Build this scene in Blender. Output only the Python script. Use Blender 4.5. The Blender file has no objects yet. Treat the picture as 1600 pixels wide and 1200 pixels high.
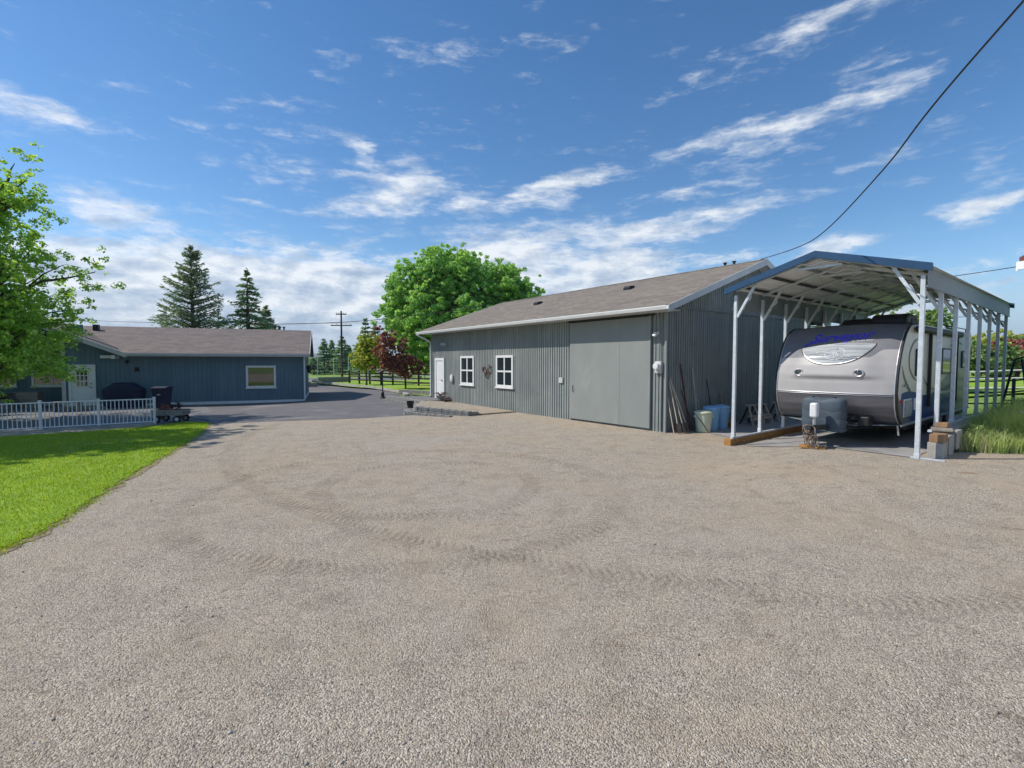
import bpy, bmesh, math, random
import numpy as np
from mathutils import Vector, Matrix
R = math.radians
sc = bpy.context.scene
# ------------------------------------------------------------------ camera, sky, sun, exposure
F = 760.0; HOR = 565.5; CAMH = 2.1
PITCH = math.atan((600-HOR)/F)
cd = bpy.data.cameras.new('camera'); cam = bpy.data.objects.new('camera', cd)
sc.collection.objects.link(cam); sc.camera = cam
cam.location = (0, 0, CAMH); cam.rotation_euler = (math.pi/2-PITCH, 0, 0)
cd.sensor_width = 36; cd.lens = 36*F/1600; cd.clip_start = .05; cd.clip_end = 30000

SUN_AZ = R(271); SUN_EL = R(46)          # azimuth clockwise from +Y
sl = bpy.data.lights.new('sun', 'SUN'); sl.energy = 3.6; sl.angle = R(.5); sl.color = (1, .93, .83)
so = bpy.data.objects.new('sun', sl); sc.collection.objects.link(so)
sv = Vector((math.sin(SUN_AZ)*math.cos(SUN_EL), math.cos(SUN_AZ)*math.cos(SUN_EL), math.sin(SUN_EL)))
so.rotation_euler = sv.to_track_quat('Z', 'Y').to_euler(); so.location = (0, 0, 60)
vs = sc.view_settings; vs.view_transform = 'Standard'; vs.look = 'None'; vs.gamma = 1; vs.exposure = 0.42
try: sc.display_settings.display_device = 'sRGB'
except Exception: pass

def ray(px, py):
    x = (px-800)/F; v = (600-py)/F
    return Vector((x, math.cos(PITCH)+v*math.sin(PITCH), -math.sin(PITCH)+v*math.cos(PITCH)))
def G(px, py, z=0.0):                      # where a sight line meets the level z
    d = ray(px, py); t = (z-CAMH)/d.z
    return Vector((d.x*t, d.y*t, z))
def P(px, py, Y):
    d = ray(px, py); t = Y/d.y
    return Vector((d.x*t, Y, CAMH+d.z*t))

# --- node helper
class N:
    def __init__(s, tree): s.t = tree; s.n = tree.nodes; s.l = tree.links
    def new(s, typ, ins=None, **props):
        n = s.n.new(typ)
        for k, v in props.items(): setattr(n, k, v)
        for k, v in (ins or {}).items():
            s.put(n.inputs[k], v)
        return n
    def put(s, sock, v):
        if isinstance(v, bpy.types.NodeSocket): s.l.new(v, sock)
        elif isinstance(v, bpy.types.Node): s.l.new(v.outputs[0], sock)
        else: sock.default_value = v
    def m(s, op, a, b=0.0, c=0.0, clamp=False):
        n = s.n.new('ShaderNodeMath'); n.operation = op; n.use_clamp = clamp
        for i, v in enumerate((a, b, c)): s.put(n.inputs[i], v)
        return n.outputs[0]
    def mix(s, fac, a, b, blend='MIX'):
        n = s.n.new('ShaderNodeMix'); n.data_type = 'RGBA'; n.blend_type = blend
        s.put(n.inputs[0], fac); s.put(n.inputs[6], a); s.put(n.inputs[7], b)
        return n.outputs[2]
    def ramp(s, fac, stops):
        n = s.n.new('ShaderNodeValToRGB'); e = n.color_ramp.elements
        while len(e) < len(stops): e.new(.5)
        for i, (p, c) in enumerate(stops):
            e[i].position = p; e[i].color = c if len(c) == 4 else (*c, 1)
        s.put(n.inputs[0], fac); return n.outputs[0]
    def sm(s, x, a, b):
        n = s.n.new('ShaderNodeMapRange'); n.interpolation_type = 'SMOOTHSTEP'
        s.put(n.inputs[0], x); n.inputs[1].default_value = a; n.inputs[2].default_value = b
        return n.outputs[0]
    def noise(s, vec, scale, detail=4, rough=.55, dist=0.0, out=0):
        n = s.n.new('ShaderNodeTexNoise'); s.put(n.inputs['Vector'], vec)
        n.inputs['Scale'].default_value = scale; n.inputs['Detail'].default_value = detail
        n.inputs['Roughness'].default_value = rough; n.inputs['Distortion'].default_value = dist
        return n.outputs[out]

# --- sky with clouds, all by direction
w = bpy.data.worlds.new('World'); sc.world = w; w.use_nodes = True
q = N(w.node_tree); q.n.clear()
sky = q.new('ShaderNodeTexSky', sky_type='NISHITA', sun_disc=False, sun_elevation=SUN_EL, sun_rotation=SUN_AZ,
            altitude=400, air_density=1.0, dust_density=.15, ozone_density=2.2)
tc = q.new('ShaderNodeTexCoord'); sep = q.new('ShaderNodeSeparateXYZ', {0: tc.outputs['Generated']})
X, Y, Z = sep.outputs
az = q.m('ARCTAN2', X, Y)
el = q.m('ARCSINE', Z)
def azel(px, py):
    d = ray(px, py).normalized(); return math.atan2(d.x, d.y), math.asin(d.z)
CL = [ # px, py, rx, ry, tilt, strength
 (300,440,235,58,0,1.6),(500,450,150,54,-4,1.55),(110,400,150,45,0,.95),(180,335,95,30,-3,1.0),(620,470,80,40,0,.9),
 (330,510,340,50,0,1.1),(1420,470,150,60,0,.75),(590,278,62,24,0,.95),(640,305,80,34,12,1.0),(560,232,44,16,-25,.75),(560,328,70,18,0,.85),
 (740,325,70,22,8,.8),(865,300,95,20,18,1.0),(900,362,120,24,0,.9),(1010,365,150,22,4,1.0),(1130,335,130,18,8,.85),
 (1080,303,150,16,6,.55),(1120,225,110,22,14,.65),(1240,198,150,26,17,.9),(1350,170,120,22,17,.7),(1400,244,85,18,12,.65),
 (1548,260,45,15,0,.62),(1540,317,56,20,10,1.15),(790,405,115,40,0,1.5),(960,425,95,36,0,1.5),(880,450,150,40,0,1.0),
 (1300,388,100,15,8,.85),(1100,405,80,16,0,.6),(420,284,34,8,0,.8),(400,316,40,7,0,.7),(560,300,300,130,0,.34),
 (60,170,120,28,-8,.8),(330,165,160,14,-4,.35),(1450,430,200,50,0,.55),(700,85,200,22,6,.45),(1250,60,240,22,10,.6)]
u = q.new('ShaderNodeCombineXYZ', {0: az, 1: q.m('MULTIPLY', el, 2.4), 2: .7})
rot = q.new('ShaderNodeMapping', {'Vector': u, 'Rotation': (0, 0, R(-14)), 'Scale': (1.0, 1.7, 1.0)})     # wisps drawn out along the wind
warp = q.noise(u, 6.0, 6, .62, out=1)
wv = q.new('ShaderNodeVectorMath', {0: warp, 1: (.5, .5, .5)}, operation='SUBTRACT')
ws = q.new('ShaderNodeSeparateXYZ', {0: wv.outputs[0]})
azw = q.m('ADD', az, q.m('MULTIPLY', ws.outputs[0], .16)); elw = q.m('ADD', el, q.m('MULTIPLY', ws.outputs[1], .06))
cover = None
for (px, py, rx, ry, tilt, st) in CL:
    a0, e0 = azel(px, py); a1, _ = azel(px+rx, py); a2, _ = azel(px-rx, py); _, e1 = azel(px, py-ry); _, e2 = azel(px, py+ry)
    ra = (a1-a2)/2; re = (e1-e2)/2; ct, stn = math.cos(R(tilt)), math.sin(R(tilt))
    da = q.m('SUBTRACT', azw, a0); de = q.m('SUBTRACT', elw, e0)
    p_ = q.m('MULTIPLY', q.m('ADD', q.m('MULTIPLY', da, ct), q.m('MULTIPLY', de, stn)), 1/ra)
    r_ = q.m('MULTIPLY', q.m('SUBTRACT', q.m('MULTIPLY', de, ct), q.m('MULTIPLY', da, stn)), 1/re)
    rr = q.m('ADD', q.m('MULTIPLY', p_, p_), q.m('MULTIPLY', r_, r_))
    g = q.m('MULTIPLY', q.m('POWER', 2.718, q.m('MULTIPLY', rr, -.75)), st)
    cover = g if cover is None else q.m('SMOOTH_MAX', cover, g, .1)
front = q.sm(Y, -.05, .15)
back = q.m('MULTIPLY', q.m('SUBTRACT', 1.0, front), .42)
cover = q.m('ADD', q.m('MULTIPLY', cover, front), back)
wu = q.new('ShaderNodeVectorMath', {0: rot.outputs[0], 1: q.new('ShaderNodeVectorMath', {0: wv.outputs[0], 1: (.12, .12, 0)}, operation='MULTIPLY').outputs[0]}, operation='ADD')
fb = q.noise(wu.outputs[0], 10.0, 12, .66, .0)
fb2 = q.noise(u, 30.0, 9, .65, .0)
lowb = q.m('SUBTRACT', 1.0, q.sm(el, .10, .26))
dens = q.m('ADD', cover, q.m('MULTIPLY', q.m('SUBTRACT', fb, .5), q.m('SUBTRACT', 2.3, q.m('MULTIPLY', lowb, .7))))
dens = q.m('ADD', dens, q.m('MULTIPLY', q.m('SUBTRACT', fb2, .5), .75))
soft = q.sm(dens, .22, 1.30); hard = q.sm(dens, .40, .84)
dens = q.m('ADD', q.m('MULTIPLY', soft, q.m('SUBTRACT', 1.0, lowb)), q.m('MULTIPLY', hard, lowb))
low = q.m('MULTIPLY', q.m('SUBTRACT', 1.0, q.sm(el, .0, .17)), .9)
up = q.new('ShaderNodeVectorMath', {0: u, 1: (.02, -.035, 0)}, operation='ADD')
relief = q.m('SUBTRACT', q.noise(u, 13.0, 8, .6), q.noise(up.outputs[0], 13.0, 8, .6))       # sun side against far side of each puff
shade = q.m('ADD', q.m('ADD', .50, q.m('MULTIPLY', relief, 1.6)), q.m('MULTIPLY', q.m('SUBTRACT', q.sm(el, .0, .24), .5), .28))
ccol = q.ramp(shade, [(.20, (2.1, 2.65, 3.45)), (.48, (3.4, 3.8, 4.35)), (.74, (5.0, 5.15, 5.3))])
hs = q.new('ShaderNodeHueSaturation', {'Saturation': 1.25, 'Value': 1.0, 'Color': sky.outputs[0]})
skyc = q.mix(1.0, hs.outputs[0], (.74, .74, .74, 1), 'MULTIPLY')
col = q.mix(low, skyc, (1.9, 2.65, 3.7, 1))
col = q.mix(q.m('MULTIPLY', dens, .9), col, ccol)
bg = q.new('ShaderNodeBackground', {'Color': col, 'Strength': .145})
q.new('ShaderNodeOutputWorld', {'Surface': bg.outputs[0]})
try: w.cycles.sampling_method = 'MANUAL'; w.cycles.sample_map_resolution = 512
except Exception: pass

# ------------------------------------------------------------------ helpers
COL = sc.collection
def tag(o, label=None, cat=None, group=None, kind=None):
    if label: o['label'] = label
    if cat: o['category'] = cat
    if group: o['group'] = group
    if kind: o['kind'] = kind
    return o
def thing(name, label, cat, loc=(0, 0, 0), rz=0.0, group=None):
    o = bpy.data.objects.new(name, None); COL.objects.link(o); o.empty_display_size = .3
    o.location = loc; o.rotation_euler = (0, 0, rz); return tag(o, label, cat, group)
def copy_tree(o, parent=None):
    c = o.copy(); COL.objects.link(c); c.parent = parent
    for ch in o.children: copy_tree(ch, c)
    return c
class MB:
    def __init__(s): s.v = []; s.f = []; s.mi = []; s.cur = 0; s.M = Matrix.Identity(4); s.smooth = False
    def add(s, vs, fs):
        b = len(s.v); s.v += [tuple(s.M @ Vector(v)) for v in vs]
        s.f += [tuple(b+i for i in f) for f in fs]; s.mi += [s.cur]*len(fs); return s
    def box(s, x0, x1, y0, y1, z0, z1):
        return s.add([(x0,y0,z0),(x1,y0,z0),(x1,y1,z0),(x0,y1,z0),(x0,y0,z1),(x1,y0,z1),(x1,y1,z1),(x0,y1,z1)],
              [(0,3,2,1),(4,5,6,7),(0,1,5,4),(1,2,6,5),(2,3,7,6),(3,0,4,7)])
    def bar(s, a, b, w, h, up=(0, 0, 1)):
        a = Vector(a); b = Vector(b); d = (b-a).normalized(); up = Vector(up)
        if abs(d.dot(up)) > .99: up = Vector((0, 1, 0))
        x = d.cross(up).normalized()*w/2; y = x.cross(d).normalized()*h/2
        vs = [p+i*x+j*y for p in (a, b) for (i, j) in ((-1,-1),(1,-1),(1,1),(-1,1))]
        return s.add(vs, [(0,1,2,3),(7,6,5,4),(0,4,5,1),(1,5,6,2),(2,6,7,3),(3,7,4,0)])
    def tube(s, pts, r, n=8, cap=True):
        pts = [Vector(p) for p in pts]; k = len(pts); rs = r if isinstance(r, (list, tuple)) else [r]*k
        vs = []; prev = None
        for i, p in enumerate(pts):
            d = (pts[min(i+1, k-1)]-pts[max(i-1, 0)]).normalized()
            if prev is None:
                prev = d.cross(Vector((0, 0, 1)) if abs(d.z) < .9 else Vector((1, 0, 0))).normalized()
            prev = (prev-d*prev.dot(d)).normalized(); o = d.cross(prev)
            vs += [p+(prev*math.cos(t)+o*math.sin(t))*rs[i] for t in [2*math.pi*j/n for j in range(n)]]
        fs = [(i*n+j, i*n+(j+1) % n, (i+1)*n+(j+1) % n, (i+1)*n+j) for i in range(k-1) for j in range(n)]
        if cap: fs += [tuple(range(n-1, -1, -1)), tuple((k-1)*n+j for j in range(n))]
        return s.add(vs, fs)
    def lathe(s, prof, n=24, c=(0, 0, 0), sx=1, sy=1):
        vs = [(c[0]+r*sx*math.cos(2*math.pi*j/n), c[1]+r*sy*math.sin(2*math.pi*j/n), c[2]+z) for (r, z) in prof for j in range(n)]
        k = len(prof)
        fs = [(i*n+j, i*n+(j+1) % n, (i+1)*n+(j+1) % n, (i+1)*n+j) for i in range(k-1) for j in range(n)]
        fs += [tuple(range(n-1, -1, -1)), tuple((k-1)*n+j for j in range(n))]
        return s.add(vs, fs)
    def prism(s, poly, z0, z1):                       # poly (x,y), CCW
        n = len(poly); return s.add([(x, y, z0) for x, y in poly]+[(x, y, z1) for x, y in poly],
            [tuple(range(n-1, -1, -1)), tuple(range(n, 2*n))]+[(i, (i+1) % n, n+(i+1) % n, n+i) for i in range(n)])
    def prism_y(s, poly, y0, y1):                     # poly (x,z)
        n = len(poly); return s.add([(x, y0, z) for x, z in poly]+[(x, y1, z) for x, z in poly],
            [tuple(range(n)), tuple(range(2*n-1, n-1, -1))]+[(i, n+i, n+(i+1) % n, (i+1) % n) for i in range(n)])
    def prism_x(s, poly, x0, x1):                     # poly (y,z)
        n = len(poly); return s.add([(x0, y, z) for y, z in poly]+[(x1, y, z) for y, z in poly],
            [tuple(range(n-1, -1, -1)), tuple(range(n, 2*n))]+[(i, (i+1) % n, n+(i+1) % n, n+i) for i in range(n)])
    def sheet(s, grid):                               # grid[i][j] points
        a = len(grid); b = len(grid[0])
        return s.add([p for r in grid for p in r], [(i*b+j, i*b+j+1, (i+1)*b+j+1, (i+1)*b+j) for i in range(a-1) for j in range(b-1)])
    def build(s, name, mat, parent=None, smooth=False, bevel=0, fixn=False, ang=None):
        me = bpy.data.meshes.new(name); me.from_pydata(s.v, [], s.f)
        ms = mat if isinstance(mat, (list, tuple)) else [mat]
        for m_ in ms: me.materials.append(m_)
        if len(ms) > 1: me.polygons.foreach_set('material_index', s.mi)
        if smooth: me.polygons.foreach_set('use_smooth', [True]*len(me.polygons))
        if fixn:
            bm = bmesh.new(); bm.from_mesh(me); bmesh.ops.recalc_face_normals(bm, faces=bm.faces[:]); bm.to_mesh(me); bm.free()
        if smooth and ang:
            try: me.set_sharp_from_angle(angle=R(ang))
            except Exception: pass
        me.update()
        o = bpy.data.objects.new(name, me); COL.objects.link(o); o.parent = parent
        if bevel:
            b = o.modifiers.new('b', 'BEVEL'); b.width = bevel; b.segments = 2; b.limit_method = 'ANGLE'
        return o
def npmesh(name, verts, quads, mat, parent=None, smooth=False):
    me = bpy.data.meshes.new(name); nv = len(verts); nf = len(quads); k = quads.shape[1]
    me.vertices.add(nv); me.vertices.foreach_set('co', np.asarray(verts, dtype=np.float32).ravel())
    me.loops.add(nf*k); me.loops.foreach_set('vertex_index', quads.astype(np.int32).ravel())
    me.polygons.add(nf); me.polygons.foreach_set('loop_start', np.arange(0, nf*k, k, dtype=np.int32))
    me.update(calc_edges=True); me.materials.append(mat)
    o = bpy.data.objects.new(name, me); COL.objects.link(o); o.parent = parent
    return o

# ------------------------------------------------------------------ materials
def pm(name, c1, c2=None, scale=3.0, rough=.7, metal=0.0, bump=0.0, bscale=None, stretch=(1, 1, 1), detail=5, spec=.4, c3=None, scale3=.4, coat=0):
    m = bpy.data.materials.new(name); m.use_nodes = True; t = N(m.node_tree); b = t.n['Principled BSDF']
    b.inputs['Roughness'].default_value = rough; b.inputs['Metallic'].default_value = metal
    b.inputs['Specular IOR Level'].default_value = spec
    if coat: b.inputs['Coat Weight'].default_value = coat; b.inputs['Coat Roughness'].default_value = .12
    tc = t.new('ShaderNodeTexCoord'); mp = t.new('ShaderNodeMapping', {'Vector': tc.outputs['Object'], 'Scale': stretch})
    c2 = c2 or tuple(x*.82 for x in c1)
    n1 = t.noise(mp.outputs[0], scale, detail, .6)
    c = t.ramp(n1, [(.32, c2), (.68, c1)])
    if c3:
        n3 = t.noise(mp.outputs[0], scale3, 4, .65, .3); c = t.mix(t.sm(n3, .52, .68), c, (*c3, 1))
    t.put(b.inputs['Base Color'], c)
    if bump:
        bp = t.new('ShaderNodeBump', {'Strength': bump, 'Distance': .02, 'Height': t.noise(mp.outputs[0], bscale or scale*4, 5, .65)})
        t.put(b.inputs['Normal'], bp.outputs[0])
    return m
def leafmat(name, dark, light, sat=None, trans=.35, nscale=.9):
    m = bpy.data.materials.new(name); m.use_nodes = True; t = N(m.node_tree); t.n.clear()
    tc = t.new('ShaderNodeTexCoord'); gi = t.new('ShaderNodeNewGeometry')
    n1 = t.noise(tc.outputs['Object'], nscale, 3, .6)
    f = t.m('ADD', t.m('MULTIPLY', n1, .75), t.m('MULTIPLY', gi.outputs['Random Per Island'], .5))
    c = t.ramp(f, [(.35, dark), (.6, tuple((a+b)/2 for a, b in zip(dark, light))), (.88, light)])
    if sat: c = t.mix(t.sm(gi.outputs['Random Per Island'], .9, .95), c, (*sat, 1))
    d = t.new('ShaderNodeBsdfPrincipled', {'Base Color': c, 'Roughness': .55, 'Specular IOR Level': .3})
    tr = t.new('ShaderNodeBsdfTranslucent', {'Color': t.mix(1.0, c, (1.25, 1.25, .55, 1), 'MULTIPLY')})
    mx = t.new('ShaderNodeMixShader', {0: trans, 1: d.outputs[0], 2: tr.outputs[0]})
    t.new('ShaderNodeOutputMaterial', {0: mx.outputs[0]})
    return m
def siding_mat(name, base, dark, light, axis=0, pitch=.105):
    """painted boards: each board a slightly different tone, long weathered streaks"""
    m = bpy.data.materials.new(name); m.use_nodes = True; t = N(m.node_tree); b = t.n['Principled BSDF']
    tc = t.new('ShaderNodeTexCoord'); s = t.new('ShaderNodeSeparateXYZ', {0: tc.outputs['Object']})
    a = t.m('ADD', s.outputs[0], s.outputs[1])
    board = t.m('FLOOR', t.m('DIVIDE', a, pitch))
    wn = t.new('ShaderNodeTexWhiteNoise', {1: board}, noise_dimensions='1D').outputs[0]
    mp = t.new('ShaderNodeMapping', {'Vector': tc.outputs['Object'], 'Scale': (14, 14, .45)})
    st = t.noise(mp.outputs[0], 1.0, 6, .7, .3)
    bl = t.noise(tc.outputs['Object'], .7, 5, .65)
    f = t.m('ADD', t.m('MULTIPLY', st, .5), t.m('ADD', t.m('MULTIPLY', wn, .10), t.m('MULTIPLY', bl, .5)))
    c = t.ramp(f, [(.34, dark), (.54, base), (.74, light)])
    t.put(b.inputs['Base Color'], c); b.inputs['Roughness'].default_value = .75; b.inputs['Specular IOR Level'].default_value = .25
    bp = t.new('ShaderNodeBump', {'Strength': .35, 'Distance': .01, 'Height': st}); t.put(b.inputs['Normal'], bp.outputs[0])
    return m
def shingle_mat(name, c1, c2, c3):
    m = bpy.data.materials.new(name); m.use_nodes = True; t = N(m.node_tree); b = t.n['Principled BSDF']
    tc = t.new('ShaderNodeTexCoord')
    br = t.new('ShaderNodeTexBrick', {'Vector': tc.outputs['Object'], 'Color1': (*c1, 1), 'Color2': (*c2, 1), 'Mortar': (*tuple(x*.45 for x in c1), 1),
        'Scale': 1.0, 'Mortar Size': .012, 'Mortar Smooth': .3, 'Bias': .0, 'Brick Width': .42, 'Row Height': .19}, offset=.37)
    n1 = t.noise(tc.outputs['Object'], .55, 5, .65, .3); n2 = t.noise(tc.outputs['Object'], 60, 2, .6)
    c = t.mix(t.sm(n1, .42, .66), br.outputs[0], (*c3, 1)); c = t.mix(.55, c, br.outputs[0])
    c = t.mix(.35, c, t.mix(n2, (*tuple(x*.6 for x in c1), 1), (*tuple(x*1.5 for x in c2), 1)))
    t.put(b.inputs['Base Color'], c); b.inputs['Roughness'].default_value = .9; b.inputs['Specular IOR Level'].default_value = .2
    bp = t.new('ShaderNodeBump', {'Strength': .6, 'Distance': .012, 'Height': t.m('ADD', t.m('MULTIPLY', br.outputs[1], -1.0), t.m('MULTIPLY', n2, .5))})
    t.put(b.inputs['Normal'], bp.outputs[0]); return m
def glass_mat(name, col=(.02, .028, .03), rough=.04):
    m = bpy.data.materials.new(name); m.use_nodes = True; t = N(m.node_tree); b = t.n['Principled BSDF']
    tc = t.new('ShaderNodeTexCoord')
    b.inputs['Base Color'].default_value = (*col, 1); b.inputs['Roughness'].default_value = rough
    b.inputs['Specular IOR Level'].default_value = .9; b.inputs['IOR'].default_value = 1.7
    bp = t.new('ShaderNodeBump', {'Strength': .03, 'Distance': .01, 'Height': t.noise(tc.outputs['Object'], 2.0, 2)}); t.put(b.inputs['Normal'], bp.outputs[0])
    return m
M = {}
M['barn'] = siding_mat('barn_siding', (.235, .262, .256), (.16, .185, .184), (.325, .35, .338))
M['house'] = siding_mat('house_siding', (.115, .18, .225), (.085, .145, .19), (.15, .215, .26), pitch=.2)
M['slab_door'] = pm('painted_plywood', (.245, .265, .255), (.21, .232, .225), 1.0, .7, bump=.2, bscale=18, c3=(.27, .288, .275), scale3=.6, stretch=(1, 1, .5))
M['trim_white'] = pm('white_paint', (.72, .73, .72), (.62, .64, .64), 4, .55)
M['trim_grey'] = pm('grey_white_paint', (.50, .51, .51), (.42, .44, .45), 3, .6)
M['roof_barn'] = shingle_mat('barn_shingles', (.135, .12, .104), (.265, .23, .19), (.165, .152, .14))
M['roof_house'] = shingle_mat('house_shingles', (.125, .108, .10), (.255, .21, .19), (.15, .13, .128))
M['glass'] = glass_mat('window_glass')
M['black'] = pm('black_plastic', (.018, .018, .02), (.012, .012, .014), 5, .45)
M['dark_metal'] = pm('dark_metal', (.05, .052, .055), (.03, .03, .034), 8, .5, .4)
M['navy_cover'] = pm('navy_cover', (.012, .016, .05), (.008, .011, .034), 3, .7, bump=.3, bscale=6)
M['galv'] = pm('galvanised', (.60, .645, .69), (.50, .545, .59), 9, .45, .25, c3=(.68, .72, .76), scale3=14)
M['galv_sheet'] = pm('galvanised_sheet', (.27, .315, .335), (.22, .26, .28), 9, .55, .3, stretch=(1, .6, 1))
M['roof_under'] = pm('roof_sheet_underside', (.86, .86, .83), (.76, .77, .74), 2.5, .5, .1, stretch=(.2, 3, 1))
M['blue_trim'] = pm('blue_painted_steel', (.018, .065, .145), (.014, .052, .12), 4, .4)
M['wood_new'] = pm('yellow_timber', (.42, .23, .075), (.28, .13, .035), 6, .75, bump=.2, stretch=(1, 8, 4), c3=(.5, .32, .13), scale3=2)
M['wood_grey'] = pm('weathered_wood', (.30, .27, .235), (.19, .165, .14), 8, .85, bump=.3)
M['wood_dark'] = pm('dark_stained_wood', (.045, .03, .022), (.028, .02, .016), 8, .8, bump=.2)
M['concrete'] = pm('concrete', (.40, .385, .36), (.31, .30, .28), 5, .9, bump=.25, bscale=40, c3=(.26, .25, .235), scale3=1.2)
M['concrete_slab'] = pm('concrete_slab', (.33, .32, .31), (.26, .255, .25), 3, .85, bump=.2, bscale=50, c3=(.19, .185, .18), scale3=.9)
M['stone_block'] = pm('stone_block', (.27, .27, .26), (.16, .16, .158), 7, .9, bump=.6, bscale=22)
M['bark'] = pm('bark', (.115, .09, .07), (.055, .043, .034), 12, .95, bump=.8, bscale=20, stretch=(1, 1, .25))
M['white_plastic'] = pm('white_plastic', (.70, .71, .72), (.62, .63, .64), 4, .4)
M['rubber'] = pm('rubber', (.02, .02, .021), (.014, .014, .015), 8, .85)
M['rust'] = pm('rusty_iron', (.12, .045, .03), (.06, .025, .02), 14, .85, bump=.3)
M['leaf_left'] = leafmat('ash_leaves', (.18, .34, .06), (.48, .70, .14), (.62, .74, .28), .56)
M['leaf_big'] = leafmat('maple_leaves', (.14, .34, .12), (.47, .70, .24), (.62, .75, .32), .52, .55)
M['leaf_yellow'] = leafmat('yellow_leaves', (.27, .33, .07), (.62, .66, .17), (.78, .68, .15), .5)
M['leaf_red'] = leafmat('plum_leaves', (.17, .065, .065), (.50, .20, .18), (.60, .30, .22), .4)
M['leaf_dark'] = leafmat('dark_plum_leaves', (.035, .017, .02), (.12, .05, .05), (.16, .09, .05), .3)
M['leaf_far'] = leafmat('far_leaves', (.11, .20, .07), (.34, .46, .16), (.42, .50, .2), .4, .4)
M['needle'] = leafmat('pine_needles', (.13, .20, .14), (.32, .42, .25), (.20, .28, .13), .22, .6)
M['needle2'] = leafmat('spruce_needles', (.11, .23, .13), (.32, .46, .22), (.2, .32, .12), .22, .6)
M['grass_blade'] = leafmat('lawn_blades', (.17, .28, .015), (.42, .52, .03), (.54, .54, .10), .4, .35)
M['weed'] = leafmat('weed_blades', (.24, .36, .12), (.56, .66, .30), (.68, .66, .42), .45, .8)
M['weed_dark'] = leafmat('rank_grass_blades', (.045, .22, .06), (.15, .42, .13), (.24, .48, .16), .4, .5)

# ------------------------------------------------------------------ terrain
D1 = Vector((.618, -.786)); D2 = Vector((.786, .618)); CPO = Vector((5.61, 12.26)); POST = CPO+D1*3.66
def S(t):
    t = min(1, max(0, t)); return t*t*(3-2*t)
def H(x, y):
    h = .22*S(((x-CPO.x)*D1.x+(y-CPO.y)*D1.y-.3)/1.9)*S((y-5)/4)*S((x-3)/3)-.15*S((-x-8)/6)*S((y-11)/7)
    c = (x-POST.x)*D1.x+(y-POST.y)*D1.y; t = (x-POST.x)*D2.x+(y-POST.y)*D2.y
    if t > .3:
        h += S((c+.02)/(.35+.25*t))*(.42*S((y-10.5)/1.8)+.048*min(max(0, y-10.6), 50))
    return h
def region(name, poly, off, mat, step, kind='structure', label=None, cat=None):
    bm = bmesh.new(); vs = [bm.verts.new((p[0], p[1], 0)) for p in poly]; bm.faces.new(vs)
    xs = [p[0] for p in poly]; ys = [p[1] for p in poly]
    for ax, lo, hi in ((0, min(xs), max(xs)), (1, min(ys), max(ys))):
        v = lo
        while v < hi:
            st = step*(1 if -26 < v < 26 else 8); v += st
            co = [0, 0, 0]; no = [0, 0, 0]; co[ax] = v; no[ax] = 1
            bmesh.ops.bisect_plane(bm, geom=bm.verts[:]+bm.edges[:]+bm.faces[:], plane_co=co, plane_no=no)
    for v in bm.verts: v.co.z = H(v.co.x, v.co.y)+off
    bmesh.ops.triangulate(bm, faces=bm.faces[:]); bmesh.ops.recalc_face_normals(bm, faces=bm.faces[:])
    if sum(f.normal.z for f in bm.faces) < 0: bmesh.ops.reverse_faces(bm, faces=bm.faces[:])
    me = bpy.data.meshes.new(name); bm.to_mesh(me); bm.free(); me.materials.append(mat)
    o = bpy.data.objects.new(name, me); COL.objects.link(o); return tag(o, label, cat, kind=kind)

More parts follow.
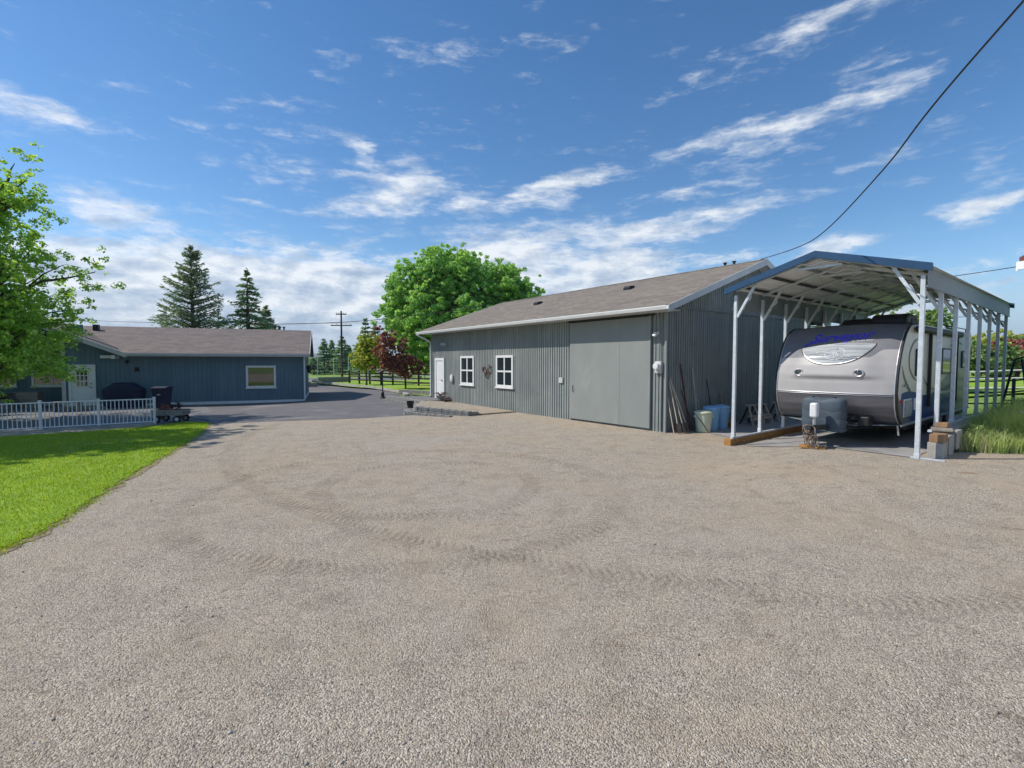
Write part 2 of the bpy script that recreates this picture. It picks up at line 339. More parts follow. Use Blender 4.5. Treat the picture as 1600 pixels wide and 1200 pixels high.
def gravel_mat():
    m = bpy.data.materials.new('gravel'); m.use_nodes = True; t = N(m.node_tree); b = t.n['Principled BSDF']
    tc = t.new('ShaderNodeTexCoord'); co = tc.outputs['Object']
    v1 = t.new('ShaderNodeTexVoronoi', {'Vector': co, 'Scale': 85.0, 'Randomness': 1.0}); v2 = t.new('ShaderNodeTexVoronoi', {'Vector': co, 'Scale': 170.0})
    s1 = t.new('ShaderNodeSeparateColor', {0: v1.outputs['Color']}); s2 = t.new('ShaderNodeSeparateColor', {0: v2.outputs['Color']})
    f = t.m('ADD', t.m('MULTIPLY', s1.outputs[0], .5), t.m('MULTIPLY', s2.outputs[0], .5))
    c = t.ramp(f, [(.10, (.13, .115, .095)), (.3, (.35, .31, .26)), (.6, (.47, .42, .35)), (.86, (.70, .65, .57))])
    big = t.noise(co, .35, 6, .7, .5); mid = t.noise(co, 2.2, 6, .7, .4)
    big = t.m('ADD', big, 0.0)
    c = t.mix(t.m('MULTIPLY', t.sm(big, .42, .66), .6), c, (.48, .395, .30, 1))
    c = t.mix(1.0, c, t.ramp(mid, [(.3, (.80, .79, .78)), (.5, (1, 1, 1)), (.72, (1.10, 1.08, 1.06))]), 'MULTIPLY')
    fines = t.noise(co, .16, 5, .6, .8)
    c = t.mix(t.m('MULTIPLY', t.sm(fines, .50, .66), .45), c, (.47, .44, .41, 1))
    # small dark clods and damp scuffs, drawn out sideways
    cl_ = t.noise(t.new('ShaderNodeMapping', {'Vector': co, 'Scale': (3.2, 7.5, 3)}), 1.0, 5, .7, .5)
    zone = t.sm(t.noise(co, .28, 3, .6), .40, .62)
    c = t.mix(t.m('MULTIPLY', t.m('MULTIPLY', t.sm(cl_, .57, .66), .6), t.m('MULTIPLY_ADD', zone, .8, .2)), c, (.20, .155, .115, 1))
    pale = t.noise(co, .9, 5, .7, .4); c = t.mix(t.m('MULTIPLY', t.sm(pale, .60, .74), .35), c, (.60, .54, .45, 1))
    # small rusty brown stains and clods
    st = t.noise(co, 1.3, 3, .5, .6); c = t.mix(t.m('MULTIPLY', t.sm(st, .70, .78), .6), c, (.28, .17, .10, 1))
    # tyre tracks, turning arcs: rings with tread
    sx = t.new('ShaderNodeSeparateXYZ', {0: co}); wob = t.m('MULTIPLY', t.m('SUBTRACT', t.noise(co, .8, 3), .5), .5)
    tread = None
    for cx, cy, rad, wd, a0, a1 in ((-1.6, 8.1, 3.3, .17, 0, 0), (-1.4, 8.3, 1.8, .16, 0, 0), (5.0, 17.0, 12.9, .16, 0, 0)):
        dx = t.m('SUBTRACT', sx.outputs[0], cx); dy = t.m('SUBTRACT', sx.outputs[1], cy)
        rr = t.m('ADD', t.m('SQRT', t.m('ADD', t.m('MULTIPLY', dx, dx), t.m('MULTIPLY', dy, dy))), wob)
        band = t.m('SUBTRACT', 1.0, t.sm(t.m('ABSOLUTE', t.m('SUBTRACT', rr, rad)), wd*.6, wd*1.5))
        an = t.m('ARCTAN2', dy, dx)
        tr = t.m('SINE', t.m('ADD', t.m('ADD', t.m('MULTIPLY', an, rad*60), t.m('MULTIPLY', mid, 10)), t.m('MULTIPLY', t.m('ABSOLUTE', t.m('SUBTRACT', rr, rad)), 30)))
        h = t.m('MULTIPLY', band, t.m('ADD', t.m('MULTIPLY', tr, .42), -.9))
        tread = h if tread is None else t.m('ADD', tread, h)
    patch = t.m('MULTIPLY_ADD', t.sm(t.noise(co, .45, 4, .6), .34, .58), .7, .3)
    tread = t.m('MULTIPLY', t.m('MULTIPLY', tread, patch), t.m('MULTIPLY_ADD', t.sm(t.noise(co, 4.0, 4, .7), .32, .58), .7, .3))
    c = t.mix(t.m('MULTIPLY', tread, -.33, clamp=True), c, (.25, .205, .16, 1))
    c = t.mix(1.0, c, (.995, .962, .915, 1), 'MULTIPLY')
    t.put(b.inputs['Base Color'], c); b.inputs['Roughness'].default_value = .92; b.inputs['Specular IOR Level'].default_value = .2
    hgt = t.m('ADD', t.m('MULTIPLY', v1.outputs['Distance'], -.7), t.m('MULTIPLY', v2.outputs['Distance'], -.35))
    hgt = t.m('ADD', hgt, t.m('MULTIPLY', mid, 1.6)); hgt = t.m('ADD', hgt, t.m('MULTIPLY', t.noise(co, 9, 4, .6), 1.0)); hgt = t.m('ADD', hgt, t.m('MULTIPLY', tread, .9))
    bp = t.new('ShaderNodeBump', {'Strength': .9, 'Distance': .022, 'Height': hgt}); t.put(b.inputs['Normal'], bp.outputs[0])
    return m
def lawn_mat(name, c1, c2, c3):
    m = pm(name, c1, c2, 2.0, .9, bump=.8, bscale=60, c3=c3, scale3=.5); return m
M['gravel'] = gravel_mat()
M['lawn'] = lawn_mat('lawn', (.27, .42, .03), (.17, .30, .02), (.38, .42, .09))
M['field'] = lawn_mat('field', (.22, .34, .06), (.16, .26, .045), (.30, .34, .10))
M['asphalt'] = pm('asphalt', (.15, .146, .148), (.12, .116, .12), 1.2, .88, bump=.35, bscale=120, c3=(.20, .19, .188), scale3=.35)
M['hill'] = pm('hill_forest', (.06, .085, .07), (.035, .055, .05), .004, 1.0, detail=8)
M['patio'] = pm('patio_paving', (.19, .185, .19), (.14, .138, .142), 2.5, .85, bump=.3, bscale=30)

def ground():
    xs = [-9000, -4000, -1500, -600, -250, -120, -70, -45]+list(np.arange(-32, 6, 2.0))+list(np.arange(6, 24, .5))+list(np.arange(24, 60, 3.0))+[80, 120, 250, 600, 1500, 4000, 9000]
    ys = [-3000, -800, -200, -60, -30]+list(np.arange(-15, 9, 2.0))+list(np.arange(9, 26, .5))+list(np.arange(26, 90, 3.0))+[110, 160, 300, 600, 1500, 4000, 9000]
    mb = MB(); mb.sheet([[(x, y, H(x, y)-.08) for x in xs] for y in ys])
    return tag(mb.build('ground', M['field'], smooth=True), kind='structure')
ground()
gv = [(-45, -40), (45, -40), (45, 9.0), (20, 9.3), (14, 9.7), (11, 9.9), (9.4, 10.1), (8.6, 9.95)]
gv += [tuple(POST+D2*t+D1*.12) for t in (.6, 3, 6, 10.5)]+[(14, 24), (4, 24), (-3, 27), (-45, 27)]
region('gravel_yard', gv, 0, M['gravel'], .5)
# asphalt driveway that runs past the house and away to the road
ap = [G(228, 664, -.1), G(340, 661), G(440, 658), G(560, 654), G(640, 649)]
ap = [(p.x, p.y) for p in ap]+[(-3.2, 19.6), (-3.4, 25.5), (-5.9, 27.0), (-6.6, 29.2), (-8.2, 33.6), (-11.5, 39), (-17, 45.5), (-22, 52), (-24, 60), (60, 60), (60, 68), (-120, 68), (-120, 60), (-32, 60), (-28, 50), (-20, 40), (-40, 38), (-40, 19.5), (-22, 17.9)]
region('asphalt_driveway', ap, .006, M['asphalt'], 1.0)
# front lawn
LE = [(322,660),(325,664),(321,671),(312,680),(300,690),(282,701),(262,713),(240,726),(215,740),(190,756),(165,771),(140,788),(120,801),(92,820),(60,838),(30,852),(0,865),(-60,893),(-140,935),(-260,1010)]
random.seed(5)
LEW = [G(a, b, -.05) for a, b in LE]; edge = []
for i in range(len(LEW)-1):
    for k in range(6):
        p = LEW[i].lerp(LEW[i+1], k/6); j = .045 if i > 2 else .02
        edge.append((p.x+random.uniform(-j, j), p.y+random.uniform(-j, j)))
TOPL = [(-14, -4.0), (-40, -4.0), (-40, 14.9)]+[(G(a, b, -.12).x, G(a, b, -.12).y) for a, b in ((-200, 708), (0, 687), (64, 682), (160, 674), (240, 667), (290, 660))]
lawn_poly = edge+TOPL
region('front_lawn', lawn_poly, .014, M['lawn'], .7)
# bare earth margin between lawn and gravel
bare = []
for i in range(0, len(edge), 3): bare.append((edge[i][0]+.10+random.uniform(-.05, .12), edge[i][1]-.06-random.uniform(-.04, .12)))
M['earth'] = pm('bare_earth', (.33, .25, .165), (.17, .13, .09), 9, .95, bump=.6, bscale=40, c3=(.10, .085, .06), scale3=3)
region('bare_earth_margin', bare+[e for e in reversed(edge[::3])], .006, M['earth'], 1.0)
# lawn beyond the driveway
fl = [(-11.2, 39.4), (-16.6, 45.9), (-21.5, 52), (-23.2, 59), (60, 59), (60, 30), (-3.0, 27.6), (-4.2, 28.6), (-6.2, 30.6), (-8.0, 34.2)]
region('far_lawn', fl, .05, M['lawn'], 2.0)
kb = [(-6.4, 29.4), (-6.5, 30.4), (-8.1, 34.0), (-11.3, 39.3), (-16.8, 45.8), (-21.8, 52), (-23.6, 59)]
mb = MB()
for a, b in zip(kb, kb[1:]): mb.bar((a[0], a[1], .06), (b[0], b[1], .06), .16, .16)
tag(mb.build('kerb', M['concrete']), kind='structure')
# distant hills
def hills(name, cx0, cx1, Yd, hmax, seed, mat):
    random.seed(seed); n = 90; ph = [random.uniform(0, 6.28) for _ in range(6)]
    rows = []
    for r in range(7):
        f = r/6; rows.append([])
        for i in range(n+1):
            u_ = i/n; x = cx0+(cx1-cx0)*u_
            k = .55+.25*math.sin(u_*5+ph[0])+.12*math.sin(u_*13+ph[1])+.06*math.sin(u_*31+ph[2])+.03*math.sin(u_*67+ph[3]+r*.7)
            rows[-1].append((x, Yd+f*1300+90*math.sin(u_*23+r), -5+hmax*k*math.sin(f*math.pi/2)))
    mb = MB(); mb.sheet(rows); return tag(mb.build(name, mat, smooth=True), kind='structure')
hills('hills', -9000, 9000, 3800, 145, 3, M['hill'])

# ------------------------------------------------------------------ grass as stuff
def in_poly(px, py, poly):
    inside = np.zeros(len(px), bool); n = len(poly)
    for i in range(n):
        x1, y1 = poly[i]; x2, y2 = poly[(i+1) % n]
        if y1 == y2: continue
        c = ((y1 > py) != (y2 > py)) & (px < (x2-x1)*(py-y1)/(y2-y1)+x1); inside ^= c
    return inside
def blades(name, pts, hgt, wid, lean, mat, label, cat, rng, curve=False, off=0.0):
    n = len(pts); z = np.array([H(x, y) for x, y in pts])+off
    a = rng.uniform(0, 2*np.pi, n); h = np.asarray(hgt)*rng.uniform(.5, 1.25, n); wv = wid*rng.uniform(.6, 1.3, n)
    la = rng.uniform(0, 2*np.pi, n); ll = lean*h*rng.uniform(.1, 1, n)
    dx, dy = np.cos(a)*wv/2, np.sin(a)*wv/2; base = np.c_[pts, z]
    p0 = base-np.c_[dx, dy, np.zeros(n)]; p1 = base+np.c_[dx, dy, np.zeros(n)]
    top = base+np.c_[np.cos(la)*ll, np.sin(la)*ll, h]
    if not curve:
        v = np.stack([p0, p1, top], 1).reshape(-1, 3); q_ = np.arange(n*3).reshape(n, 3)
    else:
        mid = base+np.c_[np.cos(la)*ll*.25, np.sin(la)*ll*.25, h*.6]
        m0 = mid-np.c_[dx, dy, np.zeros(n)]*.8; m1 = mid+np.c_[dx, dy, np.zeros(n)]*.8
        v = np.stack([p0, p1, m1, m0, top], 1).reshape(-1, 3); b = np.arange(n)[:, None]*5
        q_ = np.concatenate([b+np.array([[0, 1, 2]]), b+np.array([[0, 2, 3]]), b+np.array([[3, 2, 4]])], 0)
    return tag(npmesh(name, v, q_, mat), label, cat, kind='stuff')
rng = np.random.default_rng(4)
c = np.c_[rng.uniform(-24, -4, 460000), rng.uniform(-1, 18, 460000)]
keep = in_poly(c[:, 0], c[:, 1], lawn_poly) & (c[:, 0] > -1.3*c[:, 1]-6)
c = c[keep][:230000]
blades('lawn_grass', c, .045, .012, .8, M['grass_blade'], 'bright green mown grass of the front lawn beside the gravel', 'grass', rng, off=.01)
# grass spilling over the edge
pts = []
for (x, y) in edge:
    for k in range(26): pts.append((x+rng.normal(0, .07)+.01, y+rng.normal(0, .07)))
blades('lawn_edge_grass', np.array(pts), .05, .012, 1.4, M['grass_blade'], 'ragged uncut grass along the lawn edge where it meets gravel', 'grass', rng)
# rank grass and weeds on the bank right of the carport
def bank(n, t0, t1, c0, c1):
    t = rng.uniform(t0, t1, n); cc = rng.uniform(c0, c1, n)
    return np.c_[POST.x+D2.x*t+D1.x*cc, POST.y+D2.y*t+D1.y*cc]
def clump(p, k, sp): return np.repeat(p, k, 0)+rng.normal(0, sp, (len(p)*k, 2))
def cdist(b): return (b[:, 0]-POST.x)*D1.x+(b[:, 1]-POST.y)*D1.y
x = rng.uniform(8.7, 17.5, 2600); base = np.c_[x, 10.2+rng.uniform(0, 1.5, 2600)+.2*np.sin(x*1.7)+(x-9)*-.04]; base = base[cdist(base) > .42]
hv = np.repeat(.55+.75*(.5+.5*np.sin(base[:, 0]*2.3+1.7*np.sin(base[:, 1]*3.1)))*rng.uniform(.6, 1.15, len(base)), 17)
blades('weeds', clump(base, 17, .07), .62*hv, .013, .9, M['weed'], 'pale green weeds at the gravel edge right of the carport', 'weeds', rng, True)
base = bank(4600, .8, 13, .25, 10); base = base[(base[:, 1] > 11.2) & (cdist(base) > .38)]
blades('rank_grass', clump(base, 13, .10), .62, .018, .9, M['weed_dark'], 'tall dark green grass on the bank behind the carport posts', 'grass', rng, True)
base = np.c_[rng.uniform(9.0, 17, 260), 9.95+rng.uniform(0, .5, 260)]
blades('dry_stalks', clump(base, 5, .05), .42, .008, .9, pm('straw', (.52, .44, .27), (.38, .31, .18), 5, .9), 'dry straw coloured stalks among weeds at the gravel edge', 'dry grass', rng, True)
# loose stones on the gravel in the foreground
def stones():
    rg = np.random.default_rng(9); n = 16000
    yy = 1.6+(rg.random(n)**1.3)*9; xx = rg.uniform(-1.15, 1.15, n)*yy
    k = ~in_poly(xx, yy, lawn_poly); xx = xx[k]; yy = yy[k]; n = len(xx)
    o8 = np.array([(1,0,0),(0,1,0),(-1,0,0),(0,-1,0),(0,0,1),(0,0,-1)], float)
    r = rg.lognormal(math.log(.0042), .42, n); zz = np.array([H(a, b) for a, b in zip(xx, yy)])
    sc3 = rg.uniform(.6, 1.3, (n, 6, 3))*np.array([1, 1, .7]); a = rg.uniform(0, 6.28, n)
    v = o8[None]*sc3*r[:, None, None]
    vx = v[..., 0]*np.cos(a)[:, None]-v[..., 1]*np.sin(a)[:, None]; vy = v[..., 0]*np.sin(a)[:, None]+v[..., 1]*np.cos(a)[:, None]
    v = np.stack([vx+xx[:, None], vy+yy[:, None], v[..., 2]+zz[:, None]+r[:, None]*.3], -1).reshape(-1, 3)
    f = np.array([(0,1,4),(1,2,4),(2,3,4),(3,0,4),(1,0,5),(2,1,5),(3,2,5),(0,3,5)]); q_ = (np.arange(n)[:, None, None]*6+f[None]).reshape(-1, 3)
    m = bpy.data.materials.new('loose_stone'); m.use_nodes = True; t = N(m.node_tree); g = t.new('ShaderNodeNewGeometry')
    t.put(t.n['Principled BSDF'].inputs['Base Color'], t.ramp(g.outputs['Random Per Island'], [(.0, (.20, .18, .16)), (.3, (.36, .325, .285)), (.8, (.50, .46, .41)), (.95, (.68, .65, .61))]))
    t.n['Principled BSDF'].inputs['Roughness'].default_value = .9
    tag(npmesh('loose_stones', v, q_, m), 'loose grey and tan stones scattered over the gravel yard', 'gravel', kind='stuff')
stones()

# ------------------------------------------------------------------ barn
def siding(mb, A, B, z0, ztop, pitch=.13, gw=.045, gd=.032, out=(0, -1), skip=None):
    """vertical boards with sunk grooves between plan points A and B; ztop(s) gives the top edge"""
    A = Vector(A); B = Vector(B); L = (B-A).length; d = (B-A)/L; o = Vector(out); n = int(round(L/pitch)); p = L/n
    pr = []
    for i in range(n): s = i*p; pr += [(s, -gd), (s+gw, -gd), (s+gw+.003, 0), (s+p-.003, 0)]
    pr.append((L, -gd)); vs = []
    for s, e in pr:
        q2 = A+d*s+o*e; vs += [(q2.x, q2.y, z0), (q2.x, q2.y, ztop(s))]
    mb.add(vs, [(2*i, 2*i+2, 2*i+3, 2*i+1) for i in range(len(pr)-1)])
def window(parent, x0, x1, z0, z1, y, cols=2, rows=2, fr=.09, dep=.05, mul=.05, trim=None, M_=None):
    """window on a wall facing -y (local)"""
    trim = trim or M['trim_white']; T = M_ or Matrix.Identity(4)
    f = MB(); f.M = T
    f.box(x0, x0+fr, y-dep, y, z0, z1); f.box(x1-fr, x1, y-dep, y, z0, z1); f.box(x0+fr, x1-fr, y-dep, y, z1-fr, z1)
    f.box(x0+fr, x1-fr, y-dep, y, z0, z0+fr)
    wn = f.build('window', trim, parent, bevel=.006)
    g = MB(); g.M = T; g.box(x0+fr, x1-fr, y-.022, y-.004, z0+fr, z1-fr); g.build('pane', M['glass'], wn)
    if cols*rows > 1:
        m = MB(); m.M = T
        for i in range(1, cols):
            xc = x0+fr+(x1-x0-2*fr)*i/cols; m.box(xc-mul/2, xc+mul/2, y-dep+.01, y-.024, z0+fr, z1-fr)
            if rows == 1 and i < cols-1: m.build('glazing_bars', trim, wn); m = MB(); m.M = T
        for j in range(1, rows):
            zc = z0+fr+(z1-z0-2*fr)*j/rows; m.box(x0+fr, x1-fr, y-dep+.013, y-.024, zc-mul/2, zc+mul/2)
        m.build('glazing_bars', trim, wn)
    s = MB(); s.M = T; s.box(x0-.04, x1+.04, y-dep-.03, y, z0-.05, z0-.002); s.build('sill', trim, wn, bevel=.004)
    return wn
BL = 14.75; BW = 9.8; SL = .352; EZ = 3.66; OV = .62; GO = .5
barn = thing('barn', 'long grey board sided workshop with tan shingle roof and large sliding door', 'barn', (4.55, 14.4, .04), math.atan2(-.8, .6))
rz = lambda y: EZ+SL*(y+OV) if y <= BW/2 else EZ+SL*(BW-y+OV)
mb = MB()
siding(mb, (-BL, 0), (-4.02, 0), -.1, lambda s: rz(0)-.12); siding(mb, (-.5, 0), (0, 0), -.1, lambda s: rz(0)-.12, pitch=.14, gw=.035, gd=.03)
mb.box(-4.1, -.4, .03, .09, -.1, rz(0)-.12)
mb.build('front_wall', M['barn'], barn)
mb = MB(); siding(mb, (0, 0), (0, BW), -.1, lambda s: 3.72, out=(1, 0), pitch=.12)
mb.build('gable_wall', M['barn'], barn)
mb = MB(); siding(mb, (.035, -.0), (.035, BW), 3.70, lambda s: rz(s)-.13, out=(1, 0), pitch=.12)
mb.box(.0, .05, .0, BW, 3.685, 3.70); mb.build('gable_upper_wall', M['barn'], barn)
mb = MB(); mb.prism_x([(0, -.1), (BW, -.1), (BW, rz(BW)-.12), (BW/2, rz(BW/2)-.14), (0, rz(0)-.12)], -BL, -BL+.1); mb.box(-BL+.1, -.03, BW-.1, BW, -.1, rz(BW)-.12)
mb.build('back_wall', M['barn'], barn)
mb = MB(); mb.box(.0, .055, -.055, .0, -.1, 3.55); mb.build('corner_board', M['barn'], barn); mb = MB(); mb.box(-BL-.02, -BL+.09, -.03, .02, -.1, 3.55); mb.build('corner_board', M['barn'], barn)
mb = MB()
for sgn in (0, 1):
    y0, z0, y1, z1 = (-OV, EZ, BW/2, rz(BW/2)) if sgn == 0 else (BW+OV, EZ, BW/2, rz(BW/2))
    nx = 60; ny = 14; g = []
    random.seed(2+sgn)
    for i in range(nx+1):
        x = -BL-GO+(BL+2*GO)*i/nx; g.append([(x, y0+(y1-y0)*j/ny, z0+(z1-z0)*j/ny+.006*math.sin(i*.9+j)*(0 < j < ny)+random.uniform(-.004, .004)) for j in range(ny+1)])
    mb.sheet(g)
    mb.prism_x([(y0, z0-.05), (y1, z1-.05), (y1, z1-.012), (y0, z0-.012)][::1 if sgn == 0 else -1], -BL-GO, GO)
roof = mb.build('roof', M['roof_barn'], barn)
mb = MB(); random.seed(4)
for i in range(52):
    x = -BL-GO+i*.304; mb.prism_x([(BW/2-.14, rz(BW/2)-.035), (BW/2, rz(BW/2)+.014+.004*(i % 2)), (BW/2+.14, rz(BW/2)-.035)], x, min(x+.30, GO))
mb.build('ridge_cap', M['roof_barn'], roof)
for (lx, ly) in ((-9.0, 2.6), (-3.9, 3.0)):
    v = MB(); z = rz(ly); v.prism_x([(ly-.16, z-.02-.05), (ly+.16, z+.06), (ly+.16, z+.13), (ly-.10, z+.10), (ly-.16, z+.03)], lx-.15, lx+.15); v.build('roof_vent', M['black'], roof)
for lx in (-1.2, -.85):
    v = MB(); v.tube([(lx, BW/2+.35, rz(BW/2)-.15), (lx, BW/2+.35, rz(BW/2)+.16)], .05, 10); v.tube([(lx, BW/2+.35, rz(BW/2)+.16), (lx, BW/2+.35, rz(BW/2)+.19)], .075, 10); v.build('vent_pipe', M['dark_metal'], roof)
for y0, y1 in ((-OV+.02, -.03), (BW+.03, BW+OV-.02)): mb = MB(); mb.box(-BL-GO+.03, GO-.03, y0, y1, EZ-.135, EZ-.115); mb.build('soffit', M['trim_grey'], barn)
for x0, x1 in ((GO-.002, GO+.03), (-BL-GO-.03, -BL-GO+.002)):   # barge boards at both gables
    mb = MB()
    for s_ in (1, -1):
        f = lambda y: y if s_ == 1 else BW-y
        mb.prism_x([(f(-OV-.02), EZ-.20), (f(BW/2), rz(BW/2)-.21), (f(BW/2), rz(BW/2)+.005), (f(-OV-.02), EZ-.01)][::s_], x0, x1)
    mb.build('barge_board', M['trim_grey'], barn)
mb = MB()
for x0, x1 in ((0.04, GO-.03),):
    for s_ in (1, -1):
        f = lambda y: y if s_ == 1 else BW-y
        mb.prism_x([(f(-OV+.02), EZ-.11), (f(BW/2), rz(BW/2)-.115), (f(BW/2), rz(BW/2)-.075), (f(-OV+.02), EZ-.075)][::s_], x0, x1)
mb.build('gable_soffit', M['trim_grey'], barn)
mb = MB()   # gutter, K profile
gp = [(-OV-.115, EZ-.02), (-OV-.115, EZ-.05), (-OV-.085, EZ-.13), (-OV, EZ-.13), (-OV, EZ-.02), (-OV-.012, EZ-.02), (-OV-.012, EZ-.115), (-OV-.075, EZ-.115), (-OV-.10, EZ-.05), (-OV-.10, EZ-.02)]
mb.prism_x(gp[::-1], -BL-GO+.02, GO-.01); gut = mb.build('gutter', M['trim_white'], barn)
mb = MB(); x = -BL-.03
mb.tube([(x-.25, -OV-.05, EZ-.13), (x-.25, -OV-.05, EZ-.2), (x-.02, -.12, EZ-.5), (x, -.07, EZ-.62), (x, -.07, .28), (x-.02, -.16, .16)], .042, 8); mb.build('downspout', M['trim_white'], gut, smooth=True)
# sliding door
mb = MB(); mb.box(-4.0, -1.704, -.075, -.035, .03, 3.44); mb.box(-1.70, -.56, -.074, -.035, .03, 3.44)
sd = mb.build('sliding_door', M['slab_door'], barn, bevel=.003)
mb = MB(); mb.box(-4.05, -.5, -.034, -.005, .02, 3.44); mb.box(-.56, -.50, -.085, -.034, .03, 3.46); mb.build('door_frame', M['barn'], sd)
mb = MB(); mb.tube([(-3.82, -.077, 1.0), (-3.82, -.12, 1.02), (-3.82, -.12, 1.2), (-3.82, -.077, 1.22)], .012, 6); mb.build('door_handle', M['dark_metal'], sd)
mb = MB(); mb.box(-4.1, -.40, -.10, -.02, 3.46, 3.52)
for i in range(6): mb.tube([(-3.85+i*.64, -.11, 3.44), (-3.85+i*.64, -.11, 3.455)], .02, 6)
mb.build('door_track', M['dark_metal'], sd)
for a, b in ((-11.72, -10.5), (-8.70, -7.46)): window(barn, a, b, .97, 2.34, -.003, 2, 2, fr=.10, dep=.055, mul=.07)
# personnel door, white, set inside a deep frame
mb = MB(); mb.box(-14.35, -14.22, -.06, .0, .05, 2.26); mb.box(-13.48, -13.35, -.06, .0, .05, 2.26); mb.box(-14.22, -13.48, -.06, .0, 2.13, 2.26)
df = mb.build('door', M['trim_white'], barn, bevel=.005)
mb = MB(); mb.box(-14.22, -13.48, -.03, -.004, .08, 2.13)
for z0, z1 in ((.3, 1.0), (1.15, 1.95)): mb.box(-14.1, -13.6, -.036, -.028, z0, z1)
mb.build('door_leaf', M['trim_white'], df, bevel=.004)
mb = MB(); mb.tube([(-13.58, -.03, 1.1), (-13.58, -.09, 1.1)], .03, 10); mb.build('door_handle', M['dark_metal'], df)
def floodlight(parent, M_, name='floodlight'):
    m = MB(); m.M = M_
    m.lathe([(.055, 0), (.055, .03)], 12); m.build(name, M['white_plastic'], parent)
def wall_T(x, z): return Matrix.Translation((x, 0, z)) @ Matrix.Rotation(R(90), 4, 'X')
mb = MB(); mb.M = wall_T(-.28, 2.92); mb.lathe([(.05, .0), (.05, .03), (.02, .05), (.02, .10)], 10); mb.M = Matrix.Translation((-.28, -.15, 2.86)) @ Matrix.Rotation(R(60), 4, 'X'); mb.lathe([(.03, -.05), (.065, .0), (.07, .05), (.06, .06)], 12)
mb.build('security_light', M['white_plastic'], barn, smooth=True, ang=40)
for dx in (0, .28):
    mb = MB(); mb.M = Matrix.Translation((-13.4+dx, -.12, 2.95)) @ Matrix.Rotation(R(62), 4, 'X'); mb.lathe([(.03, -.08), (.06, .0), (.075, .07), (.06, .08)], 12)
    mb.build('spot_light', M['trim_grey'], barn, smooth=True, ang=40)
# electricity meter with box and conduit
mb = MB(); mb.box(-.33, -.10, -.09, -.0, 1.72, 2.08); mt = mb.build('electricity_meter', M['trim_grey'], barn, bevel=.012)
mb = MB(); mb.M = Matrix.Translation((-.22, -.085, 1.93)) @ Matrix.Rotation(R(90), 4, 'X'); mb.lathe([(.115, 0), (.115, .03), (.10, .035), (.10, .11), (.085, .13), (.0, .135)], 20); mb.build('meter_dial', M['white_plastic'], mt, smooth=True, ang=35)
mb = MB(); mb.tube([(-.12, -.045, 1.72), (-.12, -.045, .0)], .02, 8); mb.tube([(-.2, -.045, 2.08), (-.2, -.045, 3.4)], .014, 8); mb.build('conduit', M['barn'], mt)
mb = MB(); mb.box(-4.62, -4.42, -.055, 0, 1.28, 1.48); mb.build('switch_box', M['trim_grey'], barn, bevel=.01)
mb = MB(); mb.M = Matrix.Translation((-12.55, -.06, 1.22)) @ Matrix.Rotation(R(90), 4, 'X')
mb.lathe([(.0, -.04), (.12, -.03), (.15, .0), (.13, .04), (.0, .06)], 18, sy=1.55); mb.build('hose_holder', M['trim_grey'], barn, smooth=True)
# rusty metal wall ornament
mb = MB(); random.seed(11)
for k in range(3):
    cx = -9.62+k*.2; cz = 1.74-(k % 2)*.22; pts = [(cx+.14*math.cos(a*.7)*(.4+.1*a), -.03, cz+.17*math.sin(a*.7)*(.4+.1*a)) for a in range(10)]; mb.tube(pts, .012, 5)
    for j in range(5):
        a = random.uniform(0, 6.28); c_ = Vector((cx+.16*math.cos(a), -.03, cz+.18*math.sin(a))); mb.add([c_+Vector((.06, 0, 0)), c_+Vector((0, -.012, .05)), c_-Vector((.06, 0, 0)), c_-Vector((0, .0, .05))], [(0, 1, 2, 3), (3, 2, 1, 0)])
mb.tube([(-9.6, -.025, 1.75), (-9.4, -.025, 1.45), (-9.2, -.025, 1.6)], .012, 5)
wo = mb.build('wall_ornament', M['rust'], None); wo.matrix_world = Matrix.Translation(barn.location) @ Matrix.Rotation(barn.rotation_euler.z, 4, 'Z'); tag(wo, 'rusty iron scroll ornament hung between the two workshop windows', 'ornament')
def BP(x, y, z=0):      # barn local -> world
    return Matrix.Translation(barn.location) @ Matrix.Rotation(barn.rotation_euler.z, 4, 'Z') @ Vector((x, y, z))

# small things at the barn door
def flower_pot(p):
    t = thing('planter', 'small planter of dry stems standing beside the workshop side door', 'planter', p)
    m = MB(); m.lathe([(.17, 0), (.24, .28), (.26, .30), (.22, .30), (.2, .26)], 16); m.build('pot', M['concrete'], t, smooth=True, ang=35)
    m = MB(); random.seed(8)
    for k in range(60):
        a = random.uniform(0, 6.28); l = random.uniform(.2, .42); m.tube([(0, 0, .25), (math.cos(a)*l*.5, math.sin(a)*l*.5, .25+l*.5), (math.cos(a)*l*1.1, math.sin(a)*l*1.1, .2+l*.6)], [.008, .006, .002], 4, False)
    m.build('stems', M['rust'], t)
flower_pot(BP(-13.05, -.42, .06))
m = MB(); random.seed(3)
for k in range(7): a = -13.0+random.uniform(0, .7); m.tube([(a, -.5+random.uniform(-.25, .1), .08+k*.025), (a+.45, -.45+random.uniform(-.25, .2), .10+k*.03)], .045, 7)
o = m.build('firewood_pile', M['wood_dark'], None); o.matrix_world = Matrix.Translation(barn.location) @ Matrix.Rotation(barn.rotation_euler.z, 4, 'Z'); tag(o, 'little heap of dark branches on the ground by the planter', 'firewood')

